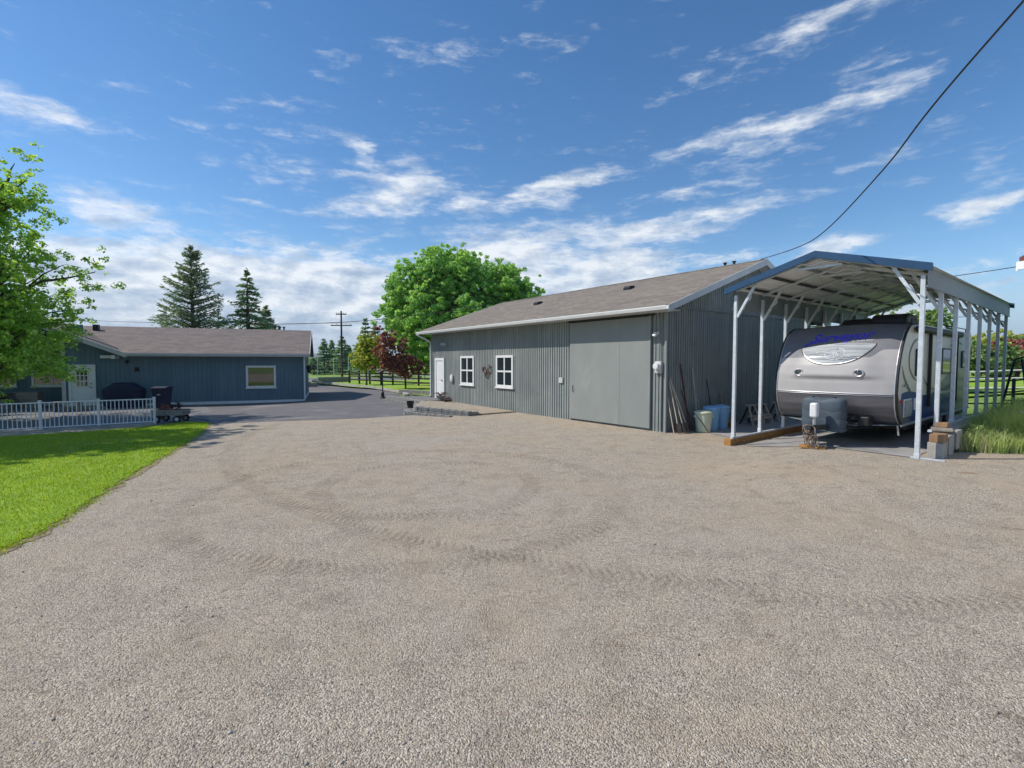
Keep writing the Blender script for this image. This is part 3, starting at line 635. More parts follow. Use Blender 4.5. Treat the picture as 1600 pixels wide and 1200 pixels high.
# ------------------------------------------------------------------ block terrace before the barn door
def block_wall(name, pts, hts, courses, label, seed, setb=.05, th=.26, bw=.30, bh=.13):
    random.seed(seed); m = MB()
    for c_ in range(courses):
        for (a, b), (ha, hb) in zip(zip(pts, pts[1:]), zip(hts, hts[1:])):
            a = Vector(a); b = Vector(b); L = (b-a).length; n = max(1, int(L/bw)); d = (b-a)/L; nn = Vector((-d.y, d.x)); ang = math.atan2(d.y, d.x)
            for i in range(n):
                f = (i+.5)/n; hh = ha+(hb-ha)*f; z0 = -.1+c_*bh; z1 = z0+bh
                z0 += hh; z1 += hh
                p = a+(b-a)*f+nn*(setb*c_+random.uniform(-.008, .008))
                m.M = Matrix.Translation((p.x, p.y, z0)) @ Matrix.Rotation(ang+random.uniform(-.01, .01), 4, 'Z')
                m.box(-L/n/2+.004, L/n/2-.004, -.0, th, 0.004, bh-.002)
    m.M = Matrix.Identity(4)
    o = m.build(name, M['stone_block'], None, bevel=.012); return tag(o, label, 'retaining wall', 'low block walls by the workshop')
block_wall('retaining_wall', [(-4.25, 20.4), (-3.95, 19.55), (-1.7, 18.7), (-1.25, 18.95)], [.0, .0, -.12, -.16], 3, 'nearest low grey block wall ending in the gravel before the workshop', 1)
block_wall('retaining_wall', [(-4.55, 20.2), (-4.3, 19.2), (-2.4, 18.35)], [-.02, -.02, -.12], 2, 'lowest step course of grey blocks in front of the nearest wall', 5)
block_wall('retaining_wall', [(-6.9, 26.2), (-4.7, 23.3), (-4.3, 22.9)], [-.02, -.02, -.02], 3, 'middle low block wall beside the black post at the driveway', 2)
block_wall('retaining_wall', [(-7.5, 31.8), (-4.3, 29.6)], [.0, .0], 3, 'farthest low block wall edging the green lawn behind the downspout', 3)
m = MB(); pl = [(-4.1, 20.5), (-3.8, 19.8), (-1.7, 18.95), (-1.2, 19.15), (BP(-7.3, -.03).x, BP(-7.3, -.03).y), (BP(-12.7, -.03).x, BP(-12.7, -.03).y), (-4.25, 22.9)]
zs = [.30, .30, .16, .06, .05, .10, .27]; c0 = (-3.0, 21.3, .2)
m.add([(x, y, z) for (x, y), z in zip(pl, zs)]+[(x, y, -.2) for x, y in pl]+[c0], [(i, (i+1) % 7, 14) for i in range(7)]+[(i, 7+i, 7+(i+1) % 7, (i+1) % 7) for i in range(7)])
tag(m.build('gravel_terrace', M['gravel'], fixn=True), kind='structure')
m = MB(); m.prism([(-4.5, 23.2), (BP(-12.7, -.04).x, BP(-12.7, -.04).y), (BP(-BL-.3, -.04).x, BP(-BL-.3, -.04).y), (-4.9, 27.6), (-6.6, 26.4)], -.2, .20)
tag(m.build('landing', M['patio']), kind='structure')
# loose dark pots / blocks at terrace corner
for k, (px, py, s_) in enumerate(((641, 634, .17),)):
    p = G(px, py, .1); m = MB(); m.lathe([(s_*.7, 0), (s_, .25), (s_*1.05, .32), (s_*.9, .32), (s_*.8, .25)], 12, c=(p.x, p.y, 0))
    tag(m.build('flower_pot', M['black'], smooth=True, ang=35), 'black flower pot at the corner of the nearest block wall', 'flower pot')

# ------------------------------------------------------------------ house
HZ = -.15; house = thing('house', 'low blue grey house with brown shingle roof and white trim at the left', 'house', (-11.75, 27.4, HZ), R(21)); house.scale = (.982, 1, 1)
hs_ = .31; hez = 2.70; hov = .65; hb = 4.45
mb = MB(); siding(mb, (-10.8, 0), (0, 0), .14, lambda s: (hez-.16+hs_*hov) if s > 2.3 else hez-.16+.42*(2.6-s)+.2, pitch=.2, gw=.014, gd=.012)
siding(mb, (0, 0), (0, 8.9), .14, lambda s: hez-.14+hs_*(min(s, 8.9-s)+hov), pitch=.2, gw=.014, gd=.012, out=(1, 0))
mb.add([(-10.8, 0, 0), (-10.8, 2.0, 0), (-10.8, 2.0, 3.6), (-10.8, 0, 3.6)], [(0, 1, 2, 3)])
siding(mb, (-20, 2.0), (-10.8, 2.0), .14, lambda s: 2.55+.18*s, pitch=.2, gw=.014, gd=.012)
mb.box(-20, -.2, 8.8, 8.9, .14, 2.6); mb.box(-20.1, -20, 2.0, 8.9, .14, 2.6)
mb.build('wall', M['house'], house)
mb = MB(); mb.box(-10.82, .02, -.035, .1, -.15, .15); mb.box(-.1, .035, .1, 8.9, -.15, .15); mb.box(-20, -10.8, 1.97, 2.1, -.15, .15); mb.build('foundation', M['trim_white'], house)
mb = MB(); mb.box(-.0, .06, -.045, .06, .15, 2.66); mb.build('corner_board', M['trim_grey'], house); mb = MB(); mb.box(-10.96, -10.80, -.05, .06, .0, 3.4); mb.build('corner_board', M['trim_grey'], house)
def slope_sheet(m, pts, th=.09):      # pts: 4 corners (x,y,z); gives a slab
    n = len(pts); m.add([(x, y, z) for x, y, z in pts]+[(x, y, z-th) for x, y, z in pts], [tuple(range(n)), tuple(range(2*n-1, n-1, -1))]+[(i, n+i, n+(i+1) % n, (i+1) % n) for i in range(n)])
zr = hez+hs_*(hb+hov)
mb = MB(); slope_sheet(mb, [(.35, -hov, hez), (.35, hb, zr), (-11.9, hb, zr), (-8.2, -hov, hez)]); slope_sheet(mb, [(.35, hb, zr), (.35, 2*hb+hov, hez), (-12.2, 2*hb+hov, hez), (-12.2, hb, zr)])
WP = -12.0; wz = hez+.42*3.8
slope_sheet(mb, [(-8.2, -hov, hez), (-8.2, 4.6, hez), (WP, 4.6, wz), (WP, -hov, wz)]); slope_sheet(mb, [(WP, -hov, wz), (WP, 8, wz), (-20.4, 8, hez), (-20.4, -hov, hez)])
hr = mb.build('roof', M['roof_house'], house, fixn=True)
v = MB(); v.box(-10.9, -10.65, 3.4, 3.65, zr-.35, zr+.02); v.build('roof_vent', M['black'], hr)
v = MB()
for k in (-1.9, -1.6, -1.35): v.tube([(k, 5.4, zr-.4), (k, 5.4, zr+.22)], .05, 8); v.tube([(k, 5.4, zr+.2), (k, 5.4, zr+.27)], .08, 8)
v.build('chimney_pipe', M['dark_metal'], hr)
mb = MB(); mb.box(-8.2, .37, -hov-.03, -hov, hez-.17, hez-.03); mb.box(-8.05, .35, -hov-.10, -hov-.032, hez-.10, hez-.015)
mb.build('gutter', M['trim_grey'], house, bevel=.01)
mb = MB()
mb.prism_y([(-8.12, hez-.24), (-8.12, hez-.02), (WP, wz-.01), (WP, wz-.24)], -hov-.045, -hov-.002); mb.build('barge_board', M['trim_grey'], house, fixn=True); mb = MB(); mb.prism_y([(-20.4, hez-.24), (WP, wz-.24), (WP, wz-.01), (-20.4, hez-.02)], -hov-.045, -hov-.002); mb.build('barge_board', M['trim_grey'], house, fixn=True); mb = MB()
mb.prism_x([(-hov, hez-.2), (hb, zr-.2), (hb, zr-.0), (-hov, hez-.0)], .35, .385); mb.prism_x([(2*hb+hov, hez-.2), (2*hb+hov, hez), (hb, zr), (hb, zr-.2)], .35, .385)
mb.build('barge_board', M['trim_grey'], house, fixn=True)
mb = MB(); mb.box(-8.75, -8.6, -.62, 0, hez-.3, hez-.12); mb.box(-9.3, -8.8, -.3, -.02, hez-.27, hez-.13); mb.build('beam_end', M['trim_white'], house)
mb = MB(); mb.box(-8.0, .3, -hov+.02, -.02, hez-.16, hez-.14); mb.build('soffit', M['trim_grey'], house)
window(house, -2.92, -1.42, .84, 2.05, -.003, 1, 1, fr=.11, dep=.05)
# half glazed door
mb = MB(); mb.box(-10.70, -10.58, -.06, 0, .1, 2.12); mb.box(-9.72, -9.60, -.06, 0, .1, 2.12); mb.box(-10.58, -9.72, -.06, 0, 2.02, 2.12)
hd = mb.build('door', M['trim_white'], house, bevel=.005)
mb = MB(); mb.box(-10.58, -9.72, -.035, -.004, .12, 2.02); mb.build('door_leaf', M['trim_white'], hd)
mb = MB(); mb.box(-10.38, -9.92, -.041, -.036, 1.05, 1.85); mb.build('pane', M['glass'], hd)
mb = MB()
for i in range(4): x = -10.38+.46*i/3; mb.box(x-.018, x+.018, -.052, -.0415, 1.03, 1.87)
for j in range(4): z = 1.05+.8*j/3; mb.box(-10.4, -9.9, -.05, -.0418, z-.018, z+.018)
mb.build('glazing_bars', M['trim_white'], hd)
mb = MB(); mb.tube([(-9.80, -.03, 1.0), (-9.80, -.1, 1.0)], .03, 8); mb.build('door_handle', M['dark_metal'], hd); mb = MB(); mb.tube([(-9.80, -.03, 1.18), (-9.80, -.06, 1.18)], .03, 8); mb.build('door_lock', M['dark_metal'], hd)
mb = MB(); mb.box(-11.0, -8.9, -1.1, -.05, -.1, .10); mb.build('door_step', M['wood_grey'], house)
mb = MB(); mb.M = Matrix.Translation((-8.25, -.12, 2.22)) @ Matrix.Rotation(R(50), 4, 'X'); mb.lathe([(.03, -.08), (.05, 0), (.08, .08), (.07, .09)], 12); mb.M = Matrix.Translation((-8.25, 0, 2.28)); mb.box(-.05, .05, -.06, 0, -.04, .04); mb.build('security_light', M['dark_metal'], house)
mb = MB(); mb.box(-7.95, -7.8, -.12, 0, 1.78, 1.98); mb.build('wall_lamp', M['black'], house, bevel=.02)
window(house, -15.6, -13.6, 1.0, 2.25, 1.99, 3, 1, fr=.1, dep=.05)
window(house, -13.0, -11.3, 1.0, 2.25, 1.99, 2, 1, fr=.1, dep=.05)
for x in (-14.6, -18.0): mb = MB(); mb.box(x-.17, x+.17, -.35, -.05, 0, 2.85 if x < -16 else 3.45); mb.build('porch_post', M['trim_white'], house, bevel=.01)
mb = MB(); mb.tube([(.06, -.08, .1), (.06, -.08, 2.35), (.12, -.55, 2.6)], .04, 8); mb.build('downspout', M['trim_white'], house)
mb = MB(); mb.box(.06, .10, .25, .45, 1.85, 2.05); mb.box(.09, .3, .33, .37, 1.98, 2.0); mb.lathe([(.02, .22), (.14, .10), (.11, -.0), (.09, -.16), (.03, -.2)], 8, c=(.28, .35, 1.86)); mb.build('coach_lamp', M['black'], house)
HW = Matrix.Translation(house.location) @ Matrix.Rotation(R(21), 4, 'Z') @ Matrix.Diagonal((.982, 1, 1, 1))
def place(o, T): o.matrix_world = T; return o

# patio paving before the house
pv = [HW @ Vector(p) for p in ((-23, -5, 0), (-9.0, -8.0, 0), (-7.6, -3.4, 0), (-7.0, 2, 0), (-23, 2, 0))]
fencep = [G(242, 664, -.14), G(155, 669, -.14), G(64, 674.5, -.14), G(-42, 681, -.14), G(-170, 690, -.14)]
region('patio', [(p.x, p.y) for p in (fencep[4], fencep[3], fencep[2], fencep[1], fencep[0])]+[(G(290, 658, -.1).x, G(290, 658, -.1).y+.0)]+[(-13.5, 22), (-17.0, 26.3), (-21, 28), (-36, 24)], .012, M['patio'], 1.0)
mb = MB()
for a, b in zip(fencep, fencep[1:]): mb.bar((a.x, a.y, a.z-.05), (b.x, b.y, b.z-.05), .18, .26)
tag(mb.build('concrete_curb', M['concrete']), 'grey concrete curb running under the white metal railing', 'curb')
# white railing
rail = thing('railing', 'white metal railing of thin upright bars between lawn and patio', 'fence', fencep[0])
RH = .95
for i, p in enumerate(fencep):
    q_ = p-fencep[0]; m = MB(); m.box(q_.x-.03, q_.x+.03, q_.y-.03, q_.y+.03, -.05, RH+.03); m.box(q_.x-.04, q_.x+.04, q_.y-.04, q_.y+.04, RH+.03, RH+.05); m.build('post', M['trim_white'], rail)
for a, b in zip(fencep, fencep[1:]):
    a = a-fencep[0]; b = b-fencep[0]; m = MB(); n = int((b-a).length/.105)
    for i in range(1, n):
        p = a.lerp(b, i/n); m.box(p.x-.009, p.x+.009, p.y-.009, p.y+.009, .13, RH-.02)
    m.bar((a.x, a.y, RH-.02), (b.x, b.y, RH-.02), .045, .035); m.bar((a.x, a.y, .13), (b.x, b.y, .13), .035, .03); m.build('rail_panel', M['trim_white'], rail)

# patio things
def grill(p, rz_):
    t = thing('barbecue', 'wide barbecue under a dark navy cover against the house wall', 'barbecue', p, rz_)
    m = MB(); rows = []
    for (z, hx, hy) in ((.02, .80, .30), (.45, .82, .32), (.86, .85, .34), (.90, .84, .33), (1.0, .66, .31), (1.12, .50, .27), (1.2, .40, .2), (1.22, .25, .08)):
        r = []
        for j in range(28):
            a = 2*math.pi*j/28; k = .35
            cx = math.copysign(abs(math.cos(a))**k, math.cos(a)); cy = math.copysign(abs(math.sin(a))**k, math.sin(a))
            w_ = 1+.02*math.sin(j*3.1+z*7); r.append((hx*cx*w_, hy*cy*w_, z))
        rows.append(r+[r[0]])
    m.sheet(rows); m.add(rows[-1][:-1], [tuple(range(28))]); m.build('cover', M['navy_cover'], t, smooth=True, ang=50, fixn=True)
    for sx in (-.7, .7): m = MB(); m.tube([(sx, -.25, .03), (sx, -.21, .03)], .05, 10); m.build('caster', M['black'], t)
    return t
pg = HW @ Vector((-8.25, -.62, .02)); grill(pg, R(15))
def wheelie_bin(p, rz_):
    t = thing('wheelie_bin', 'dark navy wheeled rubbish bin standing against the house wall', 'bin', p, rz_)
    m = MB(); rows = []
    for z, hx, hy in ((.06, .22, .22), (.5, .26, .26), (.95, .29, .31), (.97, .31, .33), (1.0, .31, .33)):
        rows.append([(-hx, -hy, z), (hx, -hy, z), (hx, hy, z), (-hx, hy, z), (-hx, -hy, z)])
    m.sheet(rows); m.add([(-.22, -.22, .06), (.22, -.22, .06), (.22, .22, .06), (-.22, .22, .06)], [(3, 2, 1, 0)])
    m.build('body', M['navy_cover'], t, bevel=.02, fixn=True)
    m = MB(); m.prism_x([(-.36, 1.0), (.34, 1.0), (.34, 1.07), (.0, 1.1), (-.36, 1.04)], -.32, .32); m.build('lid', M['navy_cover'], t, bevel=.02)
    m = MB(); m.tube([(-.24, .42, 1.02), (.24, .42, 1.02)], .018, 8); m.tube([(-.24, .3, 1.0), (-.24, .42, 1.02)], .018, 6); m.tube([(.24, .3, 1.0), (.24, .42, 1.02)], .018, 6); m.build('handle', M['navy_cover'], t)
    for sx in (-.28, .24):
        m = MB(); m.tube([(sx, .26, .12), (sx+.05, .26, .12)], .12, 16); m.build('wheel', M['rubber'], t)
    m = MB(); m.box(-.07, .07, -.296, -.27, .70, .74); m.build('label_plate', M['trim_grey'], t)
pb = G(259, 641, -.14); wheelie_bin((pb.x-.25, pb.y+.15, -.13), R(8))
def wagon(p, rz_):
    t = thing('garden_wagon', 'small grey garden wagon with plants beyond the railing end', 'wagon', p, rz_)
    m = MB(); m.box(-.5, .5, -.27, .27, .26, .29)
    for z in (.30, .39): m.box(-.52, .52, -.29, -.27, z, z+.08); m.box(-.52, .52, .27, .29, z, z+.08); m.box(-.52, -.5, -.27, .27, z, z+.08); m.box(.5, .52, -.27, .27, z, z+.08)
    for sx in (-.4, 0, .4): m.box(sx-.02, sx+.02, -.305, -.29, .28, .47)
    m.build('bed', M['wood_grey'], t)
    for sx in (-.34, .34):
        for sy in (-.33, .28):
            m = MB(); m.tube([(sx, sy, .13), (sx, sy+.05, .13)], .13, 18); w_ = m.build('wheel', M['rubber'], t)
            m = MB(); m.tube([(sx, sy-.004, .13), (sx, sy+.054, .13)], .07, 12); m.build('rim', M['trim_grey'], w_)
    for sx in (-.34, .34): m = MB(); m.tube([(sx, -.3, .13), (sx, .3, .13)], .012, 6); m.box(sx-.02, sx+.02, -.2, .2, .13, .27); m.build('axle', M['dark_metal'], t)
    m = MB(); m.tube([(.5, 0, .2), (.95, 0, .1), (1.25, -.02, .05)], .014, 6); m.tube([(1.25, -.1, .05), (1.25, .08, .05)], .014, 6); m.build('handle', M['dark_metal'], t)
    return t
pw = G(268, 659.5, -.12); wg = wagon((pw.x, pw.y, H(pw.x, pw.y)+.012), R(8))
def leaves_np(cs, rs, n, size, rng_, flat=.6, shell=.55):
    """leaf quads in ball clumps: cs (k,3), rs (k,)"""
    k = len(cs); ci = rng_.choice(k, n, p=(rs**2)/np.sum(rs**2)); d = rng_.normal(size=(n, 3)); d /= np.linalg.norm(d, axis=1)[:, None]
    rad = rng_.random(n)**(1/(3*shell+1.2)); pos = cs[ci]+d*(rs[ci]*rad)[:, None]*np.array([1, 1, flat+.15])
    nrm = d*.55+rng_.normal(size=(n, 3))*.5+np.array([0, 0, .45]); nrm /= np.linalg.norm(nrm, axis=1)[:, None]
    a = np.cross(nrm, rng_.normal(size=(n, 3))); a /= np.linalg.norm(a, axis=1)[:, None]; b = np.cross(nrm, a)
    s = size*rng_.uniform(.55, 1.3, n)[:, None]; a = a*s; b = b*s*.62
    v = np.stack([pos-a, pos+b-a*.15, pos+a, pos-b-a*.15], 1).reshape(-1, 3)
    return v, np.arange(n*4).reshape(n, 4)
r5 = np.random.default_rng(5)
for nm, dx, mt_, lab in (('potted_plant', -.2, 'leaf_red', 'small pink flowering plant riding in the garden wagon'), ('potted_plant', .25, 'leaf_dark', 'straggly brown leaved plant riding in the garden wagon')):
    t = thing(nm, lab, 'plant', (wg.location.x+dx, wg.location.y, wg.location.z+.29), 0)
    m = MB(); m.lathe([(.07, 0), (.1, .16), (.11, .17), (.08, .17)], 12); m.build('pot', M['rust'], t)
    cs = r5.normal(0, .07, (8, 3))+[0, 0, .28 if dx < 0 else .33]; v, q_ = leaves_np(cs, np.full(8, .07), 380, .022, r5); npmesh('leaves', v, q_, M[mt_], t)
# table with chairs, planter boxes, bench behind the railing
def patio_table(p):
    t = thing('patio_table', 'round dark metal patio table behind the white railing', 'table', p)
    m = MB(); m.lathe([(.6, .70), (.61, .71), (.61, .73), (.6, .74)], 28); m.build('table_top', M['dark_metal'], t, smooth=True, ang=30)
    for k in range(4):
        a = math.pi/4+k*math.pi/2; m = MB(); m.tube([(.12*math.cos(a), .12*math.sin(a), .70), (.2*math.cos(a), .2*math.sin(a), .35), (.45*math.cos(a), .45*math.sin(a), 0)], .016, 6); m.build('leg', M['dark_metal'], t)
def patio_chair(p, rz_, label):
    t = thing('patio_chair', label, 'chair', p, rz_, 'dark patio chairs behind the railing')
    m = MB(); m.box(-.23, .23, -.23, .23, .42, .45); m.build('seat', M['dark_metal'], t, bevel=.01)
    m = MB()
    for i in range(7): x = -.2+i*.4/6; m.box(x-.01, x+.01, .22, .235, .5, .88)
    m.box(-.23, .23, .21, .245, .86, .91); m.box(-.23, .23, .21, .245, .48, .51); m.build('backrest', M['dark_metal'], t)
    for sx in (-.21, .21):
        for sy in (-.21, .22): m = MB(); m.tube([(sx, sy, 0), (sx, sy, .9 if sy > 0 else .62)], .013, 6); m.build('leg', M['dark_metal'], t)
        m = MB(); m.bar((sx, -.21, .63), (sx, .22, .63), .04, .02); m.build('armrest', M['dark_metal'], t)
    return t
def HP(x, y, z=.02): return HW @ Vector((x, y, z))
patio_table(HP(-12.6, -3.2)); patio_chair(HP(-11.7, -3.0), R(-75), 'dark patio chair on the door side of the round table')
patio_chair(HP(-12.8, -2.1), R(20), 'dark patio chair between the round table and the house window'); patio_chair(HP(-13.6, -3.5), R(100), 'dark patio chair left of the round table behind the railing')
def planter_box(p, rz_, L, mat, label, plants=True, h=.45):
    t = thing('planter_box', label, 'planter', p, rz_); m = MB()
    for z in np.arange(0, h-.01, .15): m.box(-L/2, L/2, -.25, .25, z, z+.142)
    m.box(-L/2-.02, L/2+.02, -.27, .27, h, h+.03); m.build('box', mat, t, bevel=.006)
    if plants:
        cs = np.c_[r5.uniform(-L/2+.1, L/2-.1, 26), r5.uniform(-.2, .2, 26), r5.uniform(h+.05, h+.22, 26)]; v, q_ = leaves_np(cs, np.full(26, .12), 2200, .03, r5); npmesh('leaves', v, q_, M['leaf_dark'], t)
planter_box(HP(-14.4, .2), R(15), 3.0, M['stone_block'], 'long stone planter of dark plants under the left house window')
planter_box(HP(-12.5, .6), R(15), .9, M['wood_grey'], 'square tan wooden box beside the white glazed door', False, .75)
m = MB(); m.box(-.55, .55, -.2, .2, .40, .45)
for sx in (-.45, .45): m.box(sx-.04, sx+.04, -.18, .18, 0, .4)
o = place(m.build('bench', M['wood_grey'], bevel=.008), HW @ Matrix.Translation((-9.9, -2.2, .02))); tag(o, 'low grey wooden bench before the white glazed door', 'bench')
t = thing('patio_heater_box', 'rounded white plastic cooler standing on the patio at far left', 'cooler', HP(-14.9, -.6, .48)); m = MB(); m.box(-.3, .3, -.2, .2, 0, .28); m.build('body', M['white_plastic'], t, bevel=.05); m = MB(); m.box(-.31, .31, -.21, .21, .285, .37); m.build('lid', M['white_plastic'], t, bevel=.04); t.name = 'cooler'

# ------------------------------------------------------------------ carport
CRZ = math.atan2(D1.y, D1.x)
cp = thing('carport', 'galvanised steel carport with blue front trim sheltering the travel trailer', 'carport', (CPO.x, CPO.y, 0), CRZ)
CW = 3.66; EVZ = 3.90; PKZ = 4.47; XL, XR = -.20, CW+.14; mid = CW/2; LEN = 10.0; Y0, Y1 = -.16, LEN+.12
def rzc(x): return PKZ-(PKZ-EVZ)*abs(x-mid)/(mid+.17)
sp = LEN/7
for i in range(8):
    y = i*sp
    for side, x in ((0, 0.0), (1, CW)):
        z0 = .205 if side == 0 else (.22 if i == 0 else .70)
        m = MB(); m.box(x-.038, x+.038, y-.038, y+.038, z0, 3.76); m.box(x-.046, x+.046, y-.046, y+.046, z0, z0+.10); p_ = m.build('post', M['galv'], cp, bevel=.006)
        sg = 1 if side == 0 else -1
        m = MB(); m.bar((x+sg*.04, y, 3.22), (x+sg*.48, y, rzc(x+sg*.48)-.10), .06, .05, (0, 1, 0)); m.build('knee_brace', M['galv'], cp)
        m = MB(); pts = []
        for k in range(13):
            f = k/12; pts.append((x+sg*(.03+.30*f), y+.09, 3.30+.42*f+.035*math.sin(f*math.pi*4)))
        m.tube(pts, .022, 8); m.build('curved_brace', M['galv'], cp, smooth=True)
    m = MB()
    for sg in (1, -1):
        xa = 0 if sg == 1 else CW; m.bar((xa, y, rzc(xa)-.075), (mid, y, rzc(mid)-.075), .05, .06)
    m.build('rafter', M['galv'], cp)
    m = MB(); m.bar((mid-.45, y+.03, rzc(mid-.45)-.15), (mid+.45, y+.03, rzc(mid+.45)-.15), .03, .05)
    pts = [(mid-.42+.84*k/16, y-.04, PKZ-.20+.03*math.sin(k*math.pi/4)) for k in range(17)]; m.tube(pts, .02, 6); m.build('ridge_brace', M['galv'], cp)
for k, xx in enumerate((.12, .75, 1.35, 2.3, 2.92, 3.54)):
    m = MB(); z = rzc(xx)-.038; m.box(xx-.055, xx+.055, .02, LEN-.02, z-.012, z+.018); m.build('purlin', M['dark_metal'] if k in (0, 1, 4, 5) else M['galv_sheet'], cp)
m = MB()   # ribbed roof sheets, ribs running along the length
for (xa, xb) in ((XL, mid), (mid, XR)):
    n = 9; row = []
    L = xb-xa
    for i in range(n):
        s0 = xa+L*i/n
        for dx, dz in ((0, 0), (.015, .02), (.045, .02), (.06, 0)): row.append((s0+dx, rzc(s0+dx)+dz))
    row.append((xb, rzc(xb))); g = []
    for yy in np.linspace(Y0, Y1, 22): g.append([(x, yy, z) for x, z in row])
    m.sheet(g); g2 = [[(x, yy, z-.006) for x, z in row] for yy in (Y0, Y1)]; m.sheet([list(reversed(r)) for r in g2])
m.build('roof', M['roof_under'], cp)
for yy in (Y0, Y1):
    m = MB(); a, b = (yy-.03, yy+.03)
    m.prism_y([(XL-.02, rzc(XL)-.11), (mid, PKZ-.10), (mid, PKZ+.05), (XL-.02, rzc(XL)+.04)], a, b); m.prism_y([(mid, PKZ-.10), (XR+.02, rzc(XR)-.11), (XR+.02, rzc(XR)+.04), (mid, PKZ+.05)], a, b)
    m.build('blue_trim', M['blue_trim'], cp)
m = MB(); m.prism_y([(mid-.14, rzc(mid-.14)+.025), (mid+.14, rzc(mid+.14)+.025), (mid, PKZ+.06)], Y0+.031, Y1-.031)
m.build('ridge_cap', M['galv_sheet'], cp)
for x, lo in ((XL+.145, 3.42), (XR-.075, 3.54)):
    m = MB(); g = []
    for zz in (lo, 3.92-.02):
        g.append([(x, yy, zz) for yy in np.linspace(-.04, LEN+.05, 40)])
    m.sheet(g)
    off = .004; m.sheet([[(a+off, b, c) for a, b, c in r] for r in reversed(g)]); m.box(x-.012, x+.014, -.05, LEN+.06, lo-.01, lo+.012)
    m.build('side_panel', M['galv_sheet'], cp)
m = MB(); m.box(-.035, .035, -.10, LEN, .165, .205); m.build('base_rail', M['galv'], cp); m = MB(); m.box(CW-.035, CW+.035, .9, LEN, .66, .70); m.build('base_rail', M['galv'], cp)
m = MB(); m.box(CW-.10, CW+.42, -.03, .03, .225, .255); m.build('base_rail', M['galv'], cp)
CM = Matrix.Translation((CPO.x, CPO.y, 0)) @ Matrix.Rotation(CRZ, 4, 'Z')
def CPW(x, y, z=0): return CM @ Vector((x, y, z))
# timber sills
def beam(x0, x1, y0, y1, z0, z1, mat, label, cat='timber', name='timber_beam', group=None, bev=.008, rz_=0):
    c_ = ((x0+x1)/2, (y0+y1)/2, z0); m = MB(); a = (x1-x0)/2; b = (y1-y0)/2; m.box(-a, a, -b, b, 0, z1-z0)
    o = m.build(name, mat, bevel=bev); place(o, CM @ Matrix.Translation(c_) @ Matrix.Rotation(rz_, 4, 'Z')); return tag(o, label, cat, group)
beam(-.13, .05, -.22, 3.6, -.03, .162, M['wood_new'], 'yellow timber sill under the front left posts of the carport')
beam(-.11, .06, 3.62, 9.9, -.03, .160, M['wood_new'], 'yellow timber sill continuing behind the trailer on the left carport side')
# concrete slab under the carport
sl_ = [CPW(.25, .10), CPW(3.60, .02), CPW(3.60, 10), CPW(.25, 10)]
region('concrete_pad', [(p.x, p.y) for p in sl_], .012, M['concrete_slab'], .5)
ap_ = [CPW(-.2, 10), CPW(-2.3, 10), BP(.04, 1.3), CPW(-.2, .8)]
region('barn_side_pad', [(p.x, p.y) for p in ap_], .008, M['concrete_slab'], .5)
M['wood_brown'] = pm('brown_timber', (.32, .20, .11), (.22, .13, .07), 6, .8, bump=.2)
# blocks and timbers at the right posts
gB = 'blocks stacked at the right carport posts'
beam(CW+.08, CW+.32, .34, .72, .18, .52, M['concrete'], 'pale concrete block standing lowest and nearest at the right carport post', 'block', 'concrete_block', gB)
beam(CW+.10, CW+.32, .36, .74, .522, .68, M['wood_brown'], 'short brown timber offcut on top of the front concrete block', 'timber', 'timber_block', gB)
beam(CW+.05, CW+.33, .80, 1.22, .22, .63, M['concrete'], 'concrete block second from the front in the row by the carport', 'block', 'concrete_block', gB)
beam(CW-.02, CW+.36, 1.30, 1.76, .30, .68, M['concrete'], 'concrete block behind the second one at the carport bank', 'block', 'concrete_block', gB)
beam(CW-.04, CW+.30, .95, 1.50, .685, .73, M['wood_grey'], 'grey weathered board laid across the concrete blocks', 'timber', 'wood_board', gB, rz_=R(12))
beam(CW+.0, CW+.2, 1.32, 1.56, .735, .83, M['wood_brown'], 'rough brown stone on top of the grey board by carport posts', 'block', 'stone', gB)
for k in range(5):
    beam(CW-.06, CW+.22, 1.9+k*1.45, 3.32+k*1.45, .12, .655, M['concrete'], ['concrete footing block under the third right carport post', 'concrete footing block under the fourth right carport post', 'concrete footing block under the fifth right carport post', 'concrete footing block under the sixth right carport post', 'concrete footing block under the rearmost right carport posts'][k], 'block', 'concrete_block', gB)

# ------------------------------------------------------------------ travel trailer
TZ = .222
tr = thing('travel_trailer', 'silver and beige travel trailer with dark navy skirt parked under the carport', 'trailer', (7.265, 11.14, TZ), CRZ)
PZ = [(.50, .44), (.56, .33), (.70, .16), (.90, .05), (1.17, .0), (1.185, .0), (1.4, .02), (1.6, .055), (1.8, .11), (2.0, .19), (2.15, .27), (2.35, .41), (2.5, .55), (2.62, .71), (2.72, .93), (2.775, 1.18), (2.80, 1.6)]
pzz = np.array([a for a, b in PZ]); pyy = np.array([b for a, b in PZ])
TW = 1.22; TL = 7.6
def capY(x, z):
    y = float(np.interp(z, pzz, pyy)); a = min(abs(x)/TW, 1)
    y += .14*a**3*(1 if z < 2.6 else max(0, (2.8-z)/.2))-.0
    if 1.20 < z < 2.3:      # moulded brow that carries the window and the lamps
        w_ = math.exp(-((x-.02)/.82)**6); lo = S((z-1.47)/.10); hi = 1-S((z-2.0)/.25); y -= .065*w_*lo*hi
    return y
m = MB(); rows = []
zl = sorted(set(list(np.linspace(.50, 2.80, 70))+[1.17]))
for z in zl: rows.append([(x, capY(x, z), z-(.05*(x/TW)**2 if z > 2.5 else 0)*S((z-2.5)/.3)) for x in np.linspace(-TW, TW, 61)])
